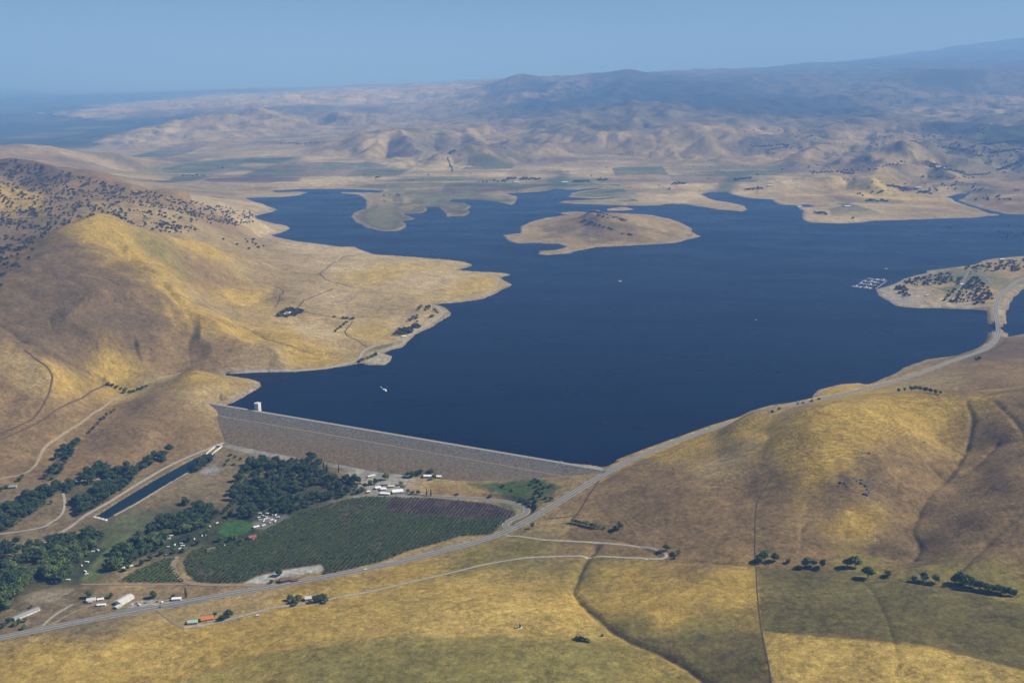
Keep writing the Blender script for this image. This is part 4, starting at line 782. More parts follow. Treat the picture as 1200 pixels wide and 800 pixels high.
road_car('car','black',SEG1,193,710,-2.8,'dark car on the highway passing the roadside yard and its grey paving')
road_car('car','silver',SEG1,772,524,2.8,'silver car on the highway just uphill from the right end of the dam',True)
road_car('truck','white',SEG1,1046,448,2.8,'white pickup truck on the highway along the south shore near the round headland',True)
road_car('car','red',SEG2,1168.5,364,-2.8,'red car on the causeway, on the marina side of the bridge')
road_car('car','white',SEG2,1168,371,2.8,'white car on the causeway just beyond the bridge',True)
road_car('car','blue',SEG1,1160,404,-2.8,'blue car on the highway bend just short of the bridge')
tx = dpt(.90, 2, DAM_Z+.56); vehicle('truck','white',(tx.x,tx.y),DROT,'white pickup truck parked on the dam crest road near its right end', tx.z)
def boat_proto(kind):
    r = empty({'boat':'motor_boat','house':'houseboat'}[kind]); L, W = ((7.5,2.6) if kind == 'boat' else (15,5))
    b = MB(); n = 9; V = []
    for zz, k in ((-.3,.72),(.95,1.0)):
        for i in range(n): t = i/(n-1); V.append((-L/2+t*L, -W/2*k*(1-max(0,t-.45)**2*3.2), zz+(.35*t*t if zz > 0 else 0)))
        for i in range(n-1,-1,-1): t = i/(n-1); V.append((-L/2+t*L, W/2*k*(1-max(0,t-.45)**2*3.2), zz+(.35*t*t if zz > 0 else 0)))
    m = 2*n; b.add(V, [tuple(range(m-1,-1,-1)), tuple(range(m,2*m))]+[(i,(i+1)%m,m+(i+1)%m,m+i) for i in range(m)]); b.build('hull', M_WHITE, r)
    if kind == 'boat':
        b = MB(); b.prism([(-.4,1.0),(1.6,1.0),(.9,1.8),(-.3,1.85)], -.9, .9); b.build('windscreen', M_DARK, r)
        b = MB(); b.box((-.9,0,2.35), (3.0,2.1,.12)); [b.box((x,y,1.65), (.08,.08,1.4)) for x in (-2.2,.4) for y in (-.9,.9)]; b.build('canopy', mat('canvas', (.55,.56,.55), .9), r)
        b = MB(); b.box((-3.8,0,.9), (.5,.6,1.2), taper=.7); b.build('outboard_motor', M_BLACK, r)
    else:
        b = MB(); b.box((-.8,0,2.2), (9.5,4.2,2.5)); b.build('cabin', M_WHITE, r, .1)
        b = MB(); b.box((-.8,0,2.4), (8.6,4.26,.9)); b.build('windows', M_DARK, r); b = MB(); b.box((-.9,0,3.6), (11.5,4.9,.25)); b.build('roof', M_WHITE, r)
    return r
def boat(kind, xy, rz, label, group=None, cat='boat'):
    o = use(('boat', kind), lambda: boat_proto(kind)); o.location = (xy[0], xy[1], 0); o.rotation_euler = (0,0,rz); tag(o, label, cat, group); return o
boat('house', P(450.5,457.5)[:2], 2.4, 'large white boat alone on the water in front of the dam', cat='boat'); boat('boat', P(446.5,454)[:2], 2.4, 'small white motor boat just behind the large white boat near the dam')
boat('house', P(727,330)[:2], .4, 'white boat alone in mid lake, in front of the island'); boat('boat', P(886,375)[:2], .6, 'small white motor boat out in mid lake below the marina')
boat('house', P(1038.5,315.5)[:2], .2, 'white boat on the water just above the marina docks'); boat('boat', P(1151,263.5)[:2], .3, 'small boat near the far right shore, beside flooded brush')
# marina: four floating docks with moored boats
M_DOCK = mat('weathered_planks', (.36,.34,.31), .9, .15, 1.0)
DOCKS = [((998,335.2),(1023,338.2)),((1006,332.0),(1027,334.6)),((1010,328.8),(1031,331.6)),((1016,326.2),(1040,329.2))]
DWHERE = ['nearest the camera','second from the near side','third from the near side','farthest from the camera']; nb = 0
for k, (a, c) in enumerate(DOCKS):
    a = np.array(P(*a)[:2]); c = np.array(P(*c)[:2]); L = float(np.hypot(*(c-a))); rz = math.atan2(c[1]-a[1], c[0]-a[0]); t = (c-a)/L; nn = np.array([-t[1], t[0]])
    dk = tag(empty('floating_dock', (*((a+c)/2), 0), rz), 'long floating dock of the marina, the one '+DWHERE[k], 'dock', 'floating docks of the marina')
    b = MB(); b.box((0,0,.35), (L,3.0,.7)); b.build('walkway', M_DOCK, dk)
    n = int(L/9); s0 = -L/2+4
    for i in range(n):
        for s in (-1, 1):
            if (i+k) % 5 != 4: b = MB(); b.box((s0+i*9,s*6.5,.3), (1.2,10,.5)); b.build('finger_pier', M_DOCK, dk)
            if RNG.random() < .80:
                xy = (a+c)/2+t*(s0+i*9+4.2)+nn*s*7.6
                boat('house' if (i*7+k*3+s) % 4 == 0 else 'boat', xy, rz+s*math.pi/2+math.pi, 'white boat moored at the marina dock '+DWHERE[k], 'boats moored at the marina'); nb += 1
gw0 = np.array(P(1038,330)[:2]); gw1 = np.array(P(1026.5,338)[:2]); d = gw1-gw0
gw = tag(empty('gangway', (*((gw0+gw1)/2), 0), math.atan2(d[1], d[0])), 'floating walkway joining the marina docks to the point', 'gangway'); b = MB(); b.box((0,0,.42), (float(np.hypot(*d))+10,2.6,.6)); b.build('walkway', M_DOCK, gw)
b = MB(); [b.box((0,s*1.2,1.2), (float(np.hypot(*d))+10,.08,.08)) for s in (-1,1)]; b.build('railing', M_STEEL, gw)

# ------------------------------------------------------------------ buildings
SPOTS = []   # keep trees off these
W_COL = dict(white=(.70,.69,.66), cream=(.55,.50,.40), grey=(.32,.32,.31), tan=(.38,.30,.21), red=(.20,.055,.04), brown=(.16,.11,.08), green=(.30,.40,.33))
R_COL = dict(white=(.74,.74,.73), grey=(.26,.27,.28), pale=(.50,.50,.48), orange=(.48,.17,.065), red=(.30,.09,.055), brown=(.13,.09,.07), green=(.33,.43,.37), dark=(.07,.07,.075))
def house(name, label, cat, u, v, L, W, h, rz, wall, roof, pitch=.35, porch=False, group=None, chimney=False):
    p = hit(u, v); z = float(ground(p[0], p[1])); rz = math.radians(rz); r = tag(empty(name, (p[0], p[1], z), rz), label, cat, group); SPOTS.append((p[0], p[1], max(L, W)*.55+3))
    mw = mat('wall_'+wall, W_COL[wall], .85, .08, .5); mr_ = mat('roof_'+roof, R_COL[roof], .6, .12, .4); rh = W/2*pitch
    b = MB(); b.prism([(-W/2,-1.5),(W/2,-1.5),(W/2,h),(0,h+rh),(-W/2,h)], -L/2, L/2); wl = b.mesh('wall', mw); wo = link('wall', wl, r); wo.rotation_euler = (0,0,math.pi/2)
    e = .5; tk = .22; b = MB(); sl = pitch
    for s in (-1, 1): b.prism([(0,h+rh+.03),(s*(W/2+e),h-e*sl+.03),(s*(W/2+e),h-e*sl+.03+tk),(0,h+rh+.03+tk)], -L/2-e, L/2+e)
    ro = b.build('roof', mr_, r); ro.rotation_euler = (0,0,math.pi/2)
    if chimney: b = MB(); b.box((L*.2,W*.18,h+rh+.4), (1,1,1.8)); b.build('chimney', mat('brick', (.22,.09,.06)), ro); ro.children[0].rotation_euler = (0,0,-math.pi/2)
    for s in (-1, 1):
        b = MB(); b.box((L*.08*s,s*(W/2+.03),1.1), (1.1,.08,2.2)); b.build('door', M_STEEL if cat == 'shed' else mat('door_brown', (.13,.08,.05)), r)
        for k in ((-.32,.32) if L < 16 else (-.38,-.2,.25,.4)): b = MB(); b.box((L*k,s*(W/2+.03),1.6), (1.5,.08,1.1)); b.build('window', M_DARK, r)
    if porch: b = MB(); b.box((0,-W/2-1.6,2.5), (L*.6,3,.15)); [b.box((x,-W/2-2.9,1.2), (.15,.15,2.5)) for x in (-L*.28,0,L*.28)]; b.build('porch', mr_, r)
    return r
house('long_shed','long low shed with grey metal roof at the lower left edge by dark trees','shed',31,720,40,9,3.5,52,'white','grey',.25)
house('farmhouse','white house with a dark tree behind it, left of the roadside yard','house',107,704,13,9,3.6,15,'white','pale',.4,True)
house('mobile_home','low white mobile home lying below the white house on the dirt drive','mobile home',119,709.5,13,4,2.6,8,'white','white',.12)
house('storage_shed','small white storage shed on the dirt right of the white house','shed',118,703,9,5,2.8,20,'white','white',.2)
house('barn','large pale roofed barn at the left end of the roadside yard','barn',146,704,26,15,4.5,62,'white','pale',.3)
house('lean_to','low pale outbuilding in front of the large barn','shed',139,711,11,7,2.8,62,'cream','pale',.15)
house('yard_office','long white office building at the right end of the roadside yard','building',207,702.5,14,6,3.2,8,'white','white',.2)
house('farmhouse','house with a bright orange tiled roof between the highway and the farm road','house',243,725.5,19,11,3.4,20,'cream','orange',.45,False,None,True)
house('greenhouse','pale green roofed greenhouse just left of the orange roofed house','greenhouse',226,729.5,15,8,2.8,10,'green','green',.3)
house('farmhouse','white walled house among trees beside the pale farm road','house',362,702,12,9,3.6,12,'white','pale',.4)
house('old_barn','dark reddish barn beside the pale gravel lot at the foot of the orchard','barn',334,681,16,9,4.2,25,'red','brown',.4)
house('shed','low brown shed at the right end of the dark reddish barn','shed',346,680.5,9,6,2.8,15,'brown','brown',.3)
house('farmhouse','white house with a red roof at the upper left edge of the orchard','house',296,630.5,13,10,3.8,25,'white','red',.5,False,None,True)
house('cabin','low brown roofed cabin on the lane at the left tip of the orchard','cabin',247,644,14,8,3,35,'tan','brown',.35)
house('trailer_office','pale low building at the lower corner of the trailer lot','building',300.5,618,10,5,2.8,30,'cream','white',.2)
FARM = 'white roofed buildings of the orchard packing yard'
house('packing_shed','largest white roofed shed at the right end of the packing yard above the orchard','shed',466,577,21,14,4.5,12,'white','white',.22,False,FARM)
house('storage_shed','long narrow white shed in the middle front of the packing yard','shed',451.5,579.3,19,7,3.4,-8,'white','white',.25,False,FARM)
house('storage_shed','square white roofed shed at the left rear of the packing yard','shed',443,572.3,11,9,3.4,20,'white','white',.25,False,FARM)
house('farm_shed','white roofed shed just right of the square one in the packing yard','shed',449.5,573.8,11,8,3.4,5,'white','white',.3,False,FARM)
house('farm_shed','grey roofed shed at the back of the packing yard','shed',452,568.2,12,7,3.4,0,'grey','grey',.3,False,FARM)
house('farm_shed','low grey shed behind the largest white roofed shed','shed',458.5,570.5,13,7,3,0,'grey','pale',.25,False,FARM)
house('pump_house','small white hut standing apart at the left of the packing yard','hut',432,577,6,5,3.4,15,'white','white',.4)
house('site_trailer','long white trailer standing alone on the gravel lot below the dam','trailer',435.5,558.5,16,4.5,3,30,'white','white',.12)
house('ranger_station','long white building with trees at its left end near the toe of the dam','building',502,558.8,19,8,3.6,-3,'white','white',.3)
house('garage','small white garage at the right end of the long white building by the dam','garage',514.5,559.2,10,7,3.2,-3,'white','white',.3)
house('farmhouse','low grey roofed house among trees at the left edge of the photo','house',15,571,15,9,3.2,10,'tan','grey',.35)
house('farmhouse','white farmhouse inside the dark grove on the grassy peninsula','house',339.5,368,15,11,4.5,80,'white','white',.4)
house('farm_shed','small white shed at the left edge of the peninsula grove','shed',334.5,369,8,7,3.5,20,'white','white',.3)
house('rest_room','small white block under the trees of the lakeside picnic ground','building',473.5,395,12,8,3.4,20,'white','white',.25)
house('visitor_building','white building on the skyline shore of the marina peninsula at the right','building',1174,304.6,22,10,4,5,'white','white',.25)
house('rest_room','small white building left of the longer one on the marina peninsula shore','building',1150,310.5,12,8,3.6,0,'white','white',.25)
house('camp_office','white roofed camp building among the dense trees of the marina peninsula','building',1126.5,333.8,13,9,3.6,20,'white','white',.25)
house('rest_room','small pale building above the boat ramp at the tip of the marina peninsula','building',1062,343,14,9,3.6,10,'cream','pale',.3)
house('picnic_shelter','grey roofed shelter on the green lawn of the marina peninsula','shelter',1090,334,14,9,3.4,20,'tan','grey',.35)
house('picnic_shelter','pale roofed shelter beside the sandy camp strips of the marina peninsula','shelter',1086,347,12,8,3.2,0,'tan','pale',.35)
for u, v, L, lab in ((662,214.2,46,'white farm buildings across the lake, left of a row of dark trees'),(606,214.2,40,'pale farm shed on the far shore below a dark row of trees'),(785,221.8,30,'lone white farm shed on the far shore plain'),
                     (902,218,34,'pale farm shed on the far shore with the long tree row behind'),(993,242.6,36,'white farm building on the far shore meadow at right'),(937,243.2,26,'small white shed by the water on the far shore'),(1076,220.5,40,'pale farmhouse among the dark trees at the foot of the far right hills')):
    house('farm_building', lab, 'farm building', u, v, L, 16, 6, 5, 'white', 'white', .3)
# trailers of the trailer park and among the trees
def trailer_proto():
    r = empty('camper_trailer'); b = MB(); b.prism([(-4,.7),(4,.7),(4.15,1.6),(3.8,3.0),(-3.8,3.1),(-4.1,2.2)], -1.35, 1.35); b.build('body', M_WHITE, r, .12)
    b = MB(); b.box((0,0,2.15), (5.6,2.78,.65)); b.build('windows', M_DARK, r); b = MB(); b.box((-.5,0,3.18), (1.2,.8,.3)); b.build('roof_vent', M_SILV, r)
    for s in (-1, 1): b = MB(); b.cyl((-.4,s*1.1,.38), (-.4,s*1.36,.38), .38); b.build('wheel', mat('tyre', (.02,.02,.02), .9), r)
    b = MB(); b.box((4.7,0,.75), (1.4,.15,.12)); b.build('tow_bar', M_STEEL, r); return r
LOT = [(304.5,602),(309,611),(319,603),(326,606.5),(308,604.5),(312,606),(315,608),(318.5,609.5),(322.5,611),(303.5,606.5),(309,616),(313,602),(323,604),(316,612.5),(305,609.5),(311,608.7)]
VILL = [(179,631),(189,629),(193,630.5),(198,631.5),(201,628),(221,621),(246,617),(254.5,613),(212.5,637),(211,643),(214,640),(228,632),(237,628),(241,627),(197,641),(205,639),(196,650),(163.5,635),(161,641),(262,639)]
RIVER = [(84,653),(102,659),(96,663),(100,670),(101.5,673),(80,680),(66,682),(61,682),(115,645),(109,646.5),(101,649),(162,662),(154,663.5),(145,666)]
for pts, lab, grp in ((LOT,'white camper parked in the crowded trailer lot at the top corner of the orchard','campers in the trailer lot'),(VILL,'white camper showing between the tall trees left of the orchard tip','campers under the tall trees'),(RIVER,'white camper beside the narrow green meadow at the river woods','campers along the green meadow')):
    for i, (u, v) in enumerate(pts):
        p = hit(u, v); o = use('trailer', trailer_proto); o.location = (p[0], p[1], float(ground(p[0], p[1]))+.05); o.rotation_euler = (0,0,RNG.uniform(0,3.1)); o.scale = (RNG.uniform(.65,.9),)*3
        tag(o, lab, 'camper', grp); SPOTS.append((p[0], p[1], 7.0))
for i, (u, v) in enumerate([(155,708),(160,707),(163,708.5),(170,706.5),(176,706),(184,705),(190,705.5),(196,704)]):
    p = hit(u, v); vehicle(['truck','car','van','car'][i % 4], ['white','red','white','blue','silver','black','white','silver'][i], p, RNG.uniform(0,6), ['white pickup truck at the barn end of the grey roadside yard','red car parked near the barn in the grey roadside yard','white van in the left half of the grey roadside yard','blue car in the middle of the grey roadside yard','silver pickup truck in the middle of the grey roadside yard','black car in the right half of the grey roadside yard','white van in the right half of the grey roadside yard','silver car at the office end of the grey roadside yard'][i])
p = hit(302,721.5); vehicle('van','white',p,.35,'white van parked on the pale farm road right of the orange roofed house', float(ground(p[0],p[1]))+.5)
CARL = dict(white='white car in the parking lot by the causeway on the marina peninsula', silver='silver car in the parking lot by the causeway on the marina peninsula', blue='blue car in the parking lot by the causeway on the marina peninsula')
for i in range(14):
    p = hit(1149.5+1.05*i, 324.2+(i % 2)*1.3); vehicle('car', ('white','silver','blue')[i % 3], p, 1.4, CARL[('white','silver','blue')[i % 3]], None, 'cars in the marina parking lot')
# small steel tank standing in the front field
p = hit(609.5,735); tk_ = tag(empty('water_tank', (p[0], p[1], float(ground(p[0], p[1])))), 'small upright dark steel tank standing alone in the golden front field', 'tank'); SPOTS.append((p[0], p[1], 6))
b = MB(); b.box((0,0,.1), (5.5,5.5,.6)); b.build('base', M_CONC, tk_); b = MB(); b.cyl((0,0,.4), (0,0,6.4), 1.5, n=18); b.build('tank_body', mat('galvanised', (.13,.135,.15), .5, .1, .6, .3), tk_); b = MB(); b.cyl((0,0,6.4), (0,0,7.1), 1.6, .2, n=18); b.build('tank_roof', M_STEEL, tk_)
b = MB(); [b.box((1.62,s*.25,3.5), (.07,.07,6.4)) for s in (-1,1)]; [b.box((1.62,0,.8+.5*k), (.06,.5,.06)) for k in range(12)]; b.build('ladder', M_STEEL, tk_)

# ------------------------------------------------------------------ rock outcrops
def rock_mesh(seed, sx=1, sy=1, sz=.6):
    bm = bmesh.new(); bmesh.ops.create_icosphere(bm, subdivisions=3, radius=1); r = random.Random(seed); cut = [(Vector((r.gauss(0,1), r.gauss(0,1), r.gauss(0,.8))).normalized(), r.uniform(.55,.85)) for k in range(12)]
    for v in bm.verts:
        for nrm, dd in cut:
            q = v.co.dot(nrm)-dd
            if q > 0: v.co -= nrm*q
        v.co = Vector((v.co.x*sx, v.co.y*sy, v.co.z*sz))
    me = bpy.data.meshes.new('rock'); bm.to_mesh(me); bm.free(); me.materials.append(mat('dark_rock', (.105,.095,.088), .95, .45, .35)); return me
RM = [rock_mesh(s, 1+.3*(s % 3), 1, .55+.1*(s % 2)) for s in range(5)]
def rocks(pts, rad, lab, grp):
    for i, (u, v) in enumerate(pts):
        p = hit(u, v); s = rad*RNG.uniform(.6,1.3); o = link('rock_outcrop', RM[i % 5], None, (p[0], p[1], float(ground(p[0],p[1]))+.15*s), RNG.uniform(0,6)); o.scale = (s, s, s*RNG.uniform(.7,1.1)); tag(o, lab, 'rock', grp)
rocks([(1001,560),(1004,563),(1010,566),(1014,569),(1016,573),(1018,577),(1013,579),(1009,562),(1016,580)], 3.6, 'dark boulder in the rocky scar halfway up the right hillside', 'boulders in the rocky scar')
rocks([(985,565),(990,566),(983,569)], 3.2, 'dark boulder in the small cluster left of the rocky scar', 'boulders left of the rocky scar')
rocks([(1010,530),(1018,531),(1056,546),(1083,518),(1102,509),(960,523)], 2.4, 'dark boulder lying alone on the grass of the right hillside', 'scattered boulders on the right hill')
ISR = [(692,247.5),(696,248),(700,248.6),(704,249.6),(708,250.8),(712,252),(716,253.4),(721,255),(726,256.6),(731,258),(703,252.5),(708,254),(713,255.5),(686,258),(693,260.5),(698,263),(703,264),(709,265.8),(714,267.5),(718,268.6),(730,274),(738,275)]
rocks(ISR, 13, 'dark rock on the crest of the lake island', 'rocks along the island crest')
# ------------------------------------------------------------------ trees
def leaf_mat(name, col, var=.45):
    m, n, l, b = nt_mat(name); b.inputs['Roughness'].default_value = .9; b.inputs['Specular IOR Level'].default_value = .12; oi = n.new('ShaderNodeObjectInfo'); tc = n.new('ShaderNodeTexCoord'); no = n.new('ShaderNodeTexNoise'); no.inputs['Scale'].default_value = .55; no.inputs['Detail'].default_value = 4
    l.new(tc.outputs['Object'], no.inputs['Vector']); k = math_node(n, l, 'ADD', math_node(n, l, 'MULTIPLY', oi.outputs['Random'], var*1.3), math_node(n, l, 'MULTIPLY', no.outputs[0], 1.1)); k = math_node(n, l, 'ADD', k, .25)
    mx = n.new('ShaderNodeMix'); mx.data_type = 'RGBA'; mx.inputs['A'].default_value = (*col, 1); mx.inputs['B'].default_value = (col[0]*2.0, col[1]*1.55, col[2]*1.0, 1); l.new(oi.outputs['Random'], mx.inputs['Factor'])
    sc = n.new('ShaderNodeVectorMath'); sc.operation = 'SCALE'; l.new(mx.outputs['Result'], sc.inputs[0]); l.new(k, sc.inputs['Scale']); l.new(sc.outputs[0], b.inputs['Base Color']); return m
LM = dict(broad=leaf_mat('broadleaf_foliage', (.054,.090,.036)), oak=leaf_mat('oak_foliage', (.048,.058,.030)), citrus=leaf_mat('citrus_foliage', (.046,.104,.028), .3), bare=leaf_mat('sparse_foliage', (.045,.042,.032), .3), cyp=leaf_mat('conifer_foliage', (.020,.036,.020), .3))
BARK = mat('bark', (.085,.065,.05), .95, .3, 2)
def crown_arrays(r, R, Hh, zb, nleaf, lobes, size, shape='round'):
    """leaf-sized faces spread through a lobed crown volume"""
    C = []
    for k in range(lobes):
        a = 2*math.pi*k/lobes+r.uniform(-.5,.5); q = R*r.uniform(.25,.62) if shape == 'round' else R*r.uniform(.0,.2); zz = zb+Hh*(r.uniform(.28,.80) if shape == 'round' else (k+.5)/lobes)
        rr = R*r.uniform(.36,.60) if shape == 'round' else R*(1.02-.75*(k/lobes)**1.5); C.append((q*math.cos(a), q*math.sin(a), zz, rr, rr*r.uniform(.65,.95) if shape == 'round' else Hh/lobes*1.1))
    if shape == 'round': C.append((0,0,zb+Hh*.62,R*.55,Hh*.40))
    V, Fc = [], []
    for i in range(nleaf):
        c = C[i % len(C)]; d = Vector((r.gauss(0,1), r.gauss(0,1), r.gauss(0,1)+.25)).normalized(); q = r.uniform(.55,1.08) if i % 5 else r.uniform(.1,.6)
        p = Vector((c[0]+d.x*c[3]*q, c[1]+d.y*c[3]*q, c[2]+d.z*c[4]*q)); nn = (d+Vector((r.gauss(0,.6), r.gauss(0,.6), r.gauss(0,.6)))).normalized(); u = nn.orthogonal().normalized(); w = nn.cross(u); s = size*r.uniform(.6,1.4); ang = r.uniform(0,6.28)
        u, w = u*math.cos(ang)+w*math.sin(ang), w*math.cos(ang)-u*math.sin(ang); o = len(V)
        V += [tuple(p+u*s*.5), tuple(p+w*s*.42+nn*s*.1), tuple(p-u*s*.5), tuple(p-w*s*.42-nn*s*.08)]; Fc.append((o,o+1,o+2,o+3))
    return np.array(V, np.float32), np.array(Fc, np.int32)
def trunk_mb(R, Hh, zb, r):
    b = MB(); t = max(.22, Hh*.028); b.cyl((0,0,-.8), (0,0,zb+Hh*.35), t*1.25, t*.6, 8)
    for k in range(4): a = k*1.57+r.uniform(-.4,.4); b.cyl((0,0,zb*.9), (R*.5*math.cos(a), R*.5*math.sin(a), zb+Hh*.5), t*.55, t*.2, 5)
    return b
KINDS = {}
def make_kind(key, n, R, Hh, zb, nleaf, lobes, size, lm, shape='round'):
    L = []
    for k in range(n):
        r = random.Random(hash((key, k)) % 1000 if False else sum(map(ord, key))*31+k); f = r.uniform(.9,1.12); V, Fc = crown_arrays(r, R*f, Hh*r.uniform(.9,1.1), zb, nleaf, lobes, size, shape); tb = trunk_mb(R, Hh, zb, r)
        L.append((V, Fc, np_mesh(key+'_crown', V, Fc, LM[lm]), tb.mesh(key+'_trunk', BARK), tb))
    KINDS[key] = (L, LM[lm])
make_kind('broad', 6, 7.4, 11.5, 2.0, 900, 9, 1.75, 'broad'); make_kind('oak', 4, 6.4, 7.6, 1.4, 420, 7, 2.1, 'oak'); make_kind('citrus', 3, 2.5, 3.3, .2, 150, 5, 1.0, 'citrus'); make_kind('bare', 2, 1.9, 3.0, .4, 70, 5, .8, 'bare')
make_kind('poplar', 3, 3.2, 21, 1.0, 420, 8, 1.1, 'cyp', 'tall'); make_kind('bush', 3, 3.0, 3.2, 0.0, 200, 5, 1.1, 'broad')
def single_mesh(key, k):
    """crown and trunk in one small mesh, for trees too far off to show parts"""
    V, Fc, cm, tm, tb = KINDS[key][0][k]; me = bpy.data.meshes.new(key+'_tree'); nv = len(V); me.from_pydata([tuple(p) for p in V]+tb.v, [], [tuple(f) for f in Fc]+[tuple(i+nv for i in f) for f in tb.f])
    me.materials.append(KINDS[key][1]); me.materials.append(BARK); mi = np.zeros(len(me.polygons), np.int32); mi[len(Fc):] = 1; me.polygons.foreach_set('material_index', mi); me.update(); return me
SINGLE = {k: [single_mesh(k, i) for i in range(len(KINDS[k][0]))] for k in ('oak','citrus','bare','bush')}
NAMES = dict(broad='broadleaf_tree', oak='oak_tree', citrus='orchard_tree', bare='young_orchard_tree', poplar='poplar_tree', bush='shrub')
CATS = dict(broad='tree', oak='tree', citrus='tree', bare='tree', poplar='tree', bush='shrub')
def plant(key, x, y, s, label, group=None, z=None):
    k = int(RNG.integers(len(KINDS[key][0]))); zz = float(ground(x, y))-.15 if z is None else z; rz = float(RNG.uniform(0, 6.28)); sc = (s*RNG.uniform(.9,1.1), s*RNG.uniform(.9,1.1), s*RNG.uniform(.88,1.15))
    if key in SINGLE: o = link(NAMES[key], SINGLE[key][k], None, (x, y, zz), rz)
    else:
        o = empty(NAMES[key], (x, y, zz), rz); link('trunk', KINDS[key][0][k][3], o); link('crown', KINDS[key][0][k][2], o)
    o.scale = sc; return tag(o, label, CATS[key], group)
def mass(name, key, pts, scale, label, cat, crown_only=True):
    """many trees of one kind joined in one object (beyond the individually built ones)"""
    VV, FF, o = [], [], 0
    for x, y, s in pts:
        V, Fc = KINDS[key][0][int(RNG.integers(len(KINDS[key][0])))][:2]; a = RNG.uniform(0, 6.28); c, q = math.cos(a), math.sin(a); s = s*scale
        W = np.stack([V[:,0]*c-V[:,1]*q, V[:,0]*q+V[:,1]*c, V[:,2]], -1)*s*np.array([1,1,RNG.uniform(.85,1.15)])+np.array([x, y, float(ground(x, y))-.15]); VV.append(W); FF.append(Fc+o); o += len(V)
    if VV: tag(link(name, np_mesh(name, np.concatenate(VV), np.concatenate(FF), KINDS[key][1])), label, cat, None, 'stuff')
def clear_of(x, y, margin=0.0, roads=True):
    for a, b, r in SPOTS:
        if (x-a)**2+(y-b)**2 < (r+margin)**2: return False
    if roads:
        for L, w in ROADS:
            if ROADBB[id(L)][0]-20 < x < ROADBB[id(L)][1]+20 and ROADBB[id(L)][2]-20 < y < ROADBB[id(L)][3]+20:
                e = L[1:]-L[:-1]; t = np.clip(((x-L[:-1,0])*e[:,0]+(y-L[:-1,1])*e[:,1])/((e**2).sum(1)+1e-9), 0, 1); d = np.hypot(x-L[:-1,0]-t*e[:,0], y-L[:-1,1]-t*e[:,1]).min()
                if d < w+margin: return False
    return True
ROADBB = {id(L): (L[:,0].min(), L[:,0].max(), L[:,1].min(), L[:,1].max()) for L, w in ROADS}
def in_poly(u, v, poly):
    c = False; n = len(poly)
    for i in range(n):
        (ax, ay), (bx, by) = poly[i], poly[(i+1) % n]
        if (ay > v) != (by > v) and u < (bx-ax)*(v-ay)/(by-ay)+ax: c = not c
    return c
def scatter(poly, count, gap, margin=1.5, tries=14, gaps=0):
    us = [p[0] for p in poly]; vs = [p[1] for p in poly]; got = []
    for k in range(count*tries):
        if len(got) >= count: break
        u = RNG.uniform(min(us), max(us)); v = RNG.uniform(min(vs), max(vs))
        if not in_poly(u, v, poly): continue
        p = hit(u, v)
        if gaps and fbm(np.array([p[0]]), np.array([p[1]]), 75, 3)[0] < gaps-.45: continue
        if any((p[0]-a)**2+(p[1]-b)**2 < gap*gap for a, b in got): continue
        if not clear_of(p[0], p[1], margin) or poly_sdf(W_POOL, np.array([p[0]]), np.array([p[1]]))[0] < 5: continue
        got.append((p[0], p[1]))
    return got
GROVES = [
 ([(262,602),(276,568),(287,548),(302,537),(318,543),(332,540),(350,534),(378,541),(388,552),(372,566),(400,560),(424,563),(430,577),(404,582),(372,590),(342,601),(316,604),(292,606),(268,610)], 250, 'leafy tree in the big dark grove between the dam and the orchard', 'trees of the grove below the dam'),
 ([(0,712),(0,664),(40,652),(70,636),(100,623),(122,622),(112,645),(92,660),(76,680),(46,690),(28,700),(12,716)], 215, 'leafy tree in the river woods on the near side of the channel, far left', 'trees of the river woods'),
 ([(128,668),(134,650),(158,634),(182,618),(198,596),(218,590),(246,598),(262,608),(240,618),(206,628),(188,640),(160,655),(140,672)], 190, 'leafy tree in the wooded strip between the channel and the trailer sites', 'trees of the trailer sites'),
 ([(0,628),(0,598),(28,582),(58,572),(82,565),(112,548),(140,546),(162,553),(152,568),(122,588),(98,604),(88,600),(84,584),(70,574),(52,592),(26,610)], 190, 'leafy tree in the woods on the far side of the straight channel', 'trees beyond the channel'),
 ([(48,564),(62,545),(78,522),(92,518),(80,545),(64,562)], 22, 'leafy tree along the small creek beside the dirt road', 'trees along the side creek'),
 ([(150,549),(170,540),(200,528),(202,538),(178,548),(158,554)], 14, 'dark tree in the row at the foot of the grassy knoll', 'tree row under the knoll'),
 ([(0,662),(0,640),(20,636),(32,640),(60,628),(70,632),(40,650)], 16, 'leafy tree beside the levee road at the far left', 'trees by the levee'),
 ([(214,548),(230,540),(248,534),(250,540),(232,552),(218,556)], 12, 'leafy tree overhanging the upper end of the outlet channel', 'trees at the channel head')]
BT = []
for poly, n, lab, grp in GROVES:
    for x, y in scatter(poly, n, 5.4, gaps=.21): BT.append((math.hypot(x, y), x, y, lab, grp))
BT.sort(); rest = BT[262:]
for r_, x, y, lab, grp in BT[:262]: plant('broad', x, y, RNG.uniform(.5,1.45), lab, grp)
mass('riverside_woods', 'broad', [(x, y, RNG.uniform(.5,1.4)) for _, x, y, _, _ in rest], 1.0, 'dense green riverside woodland behind the nearer trees, below the dam', 'woodland')
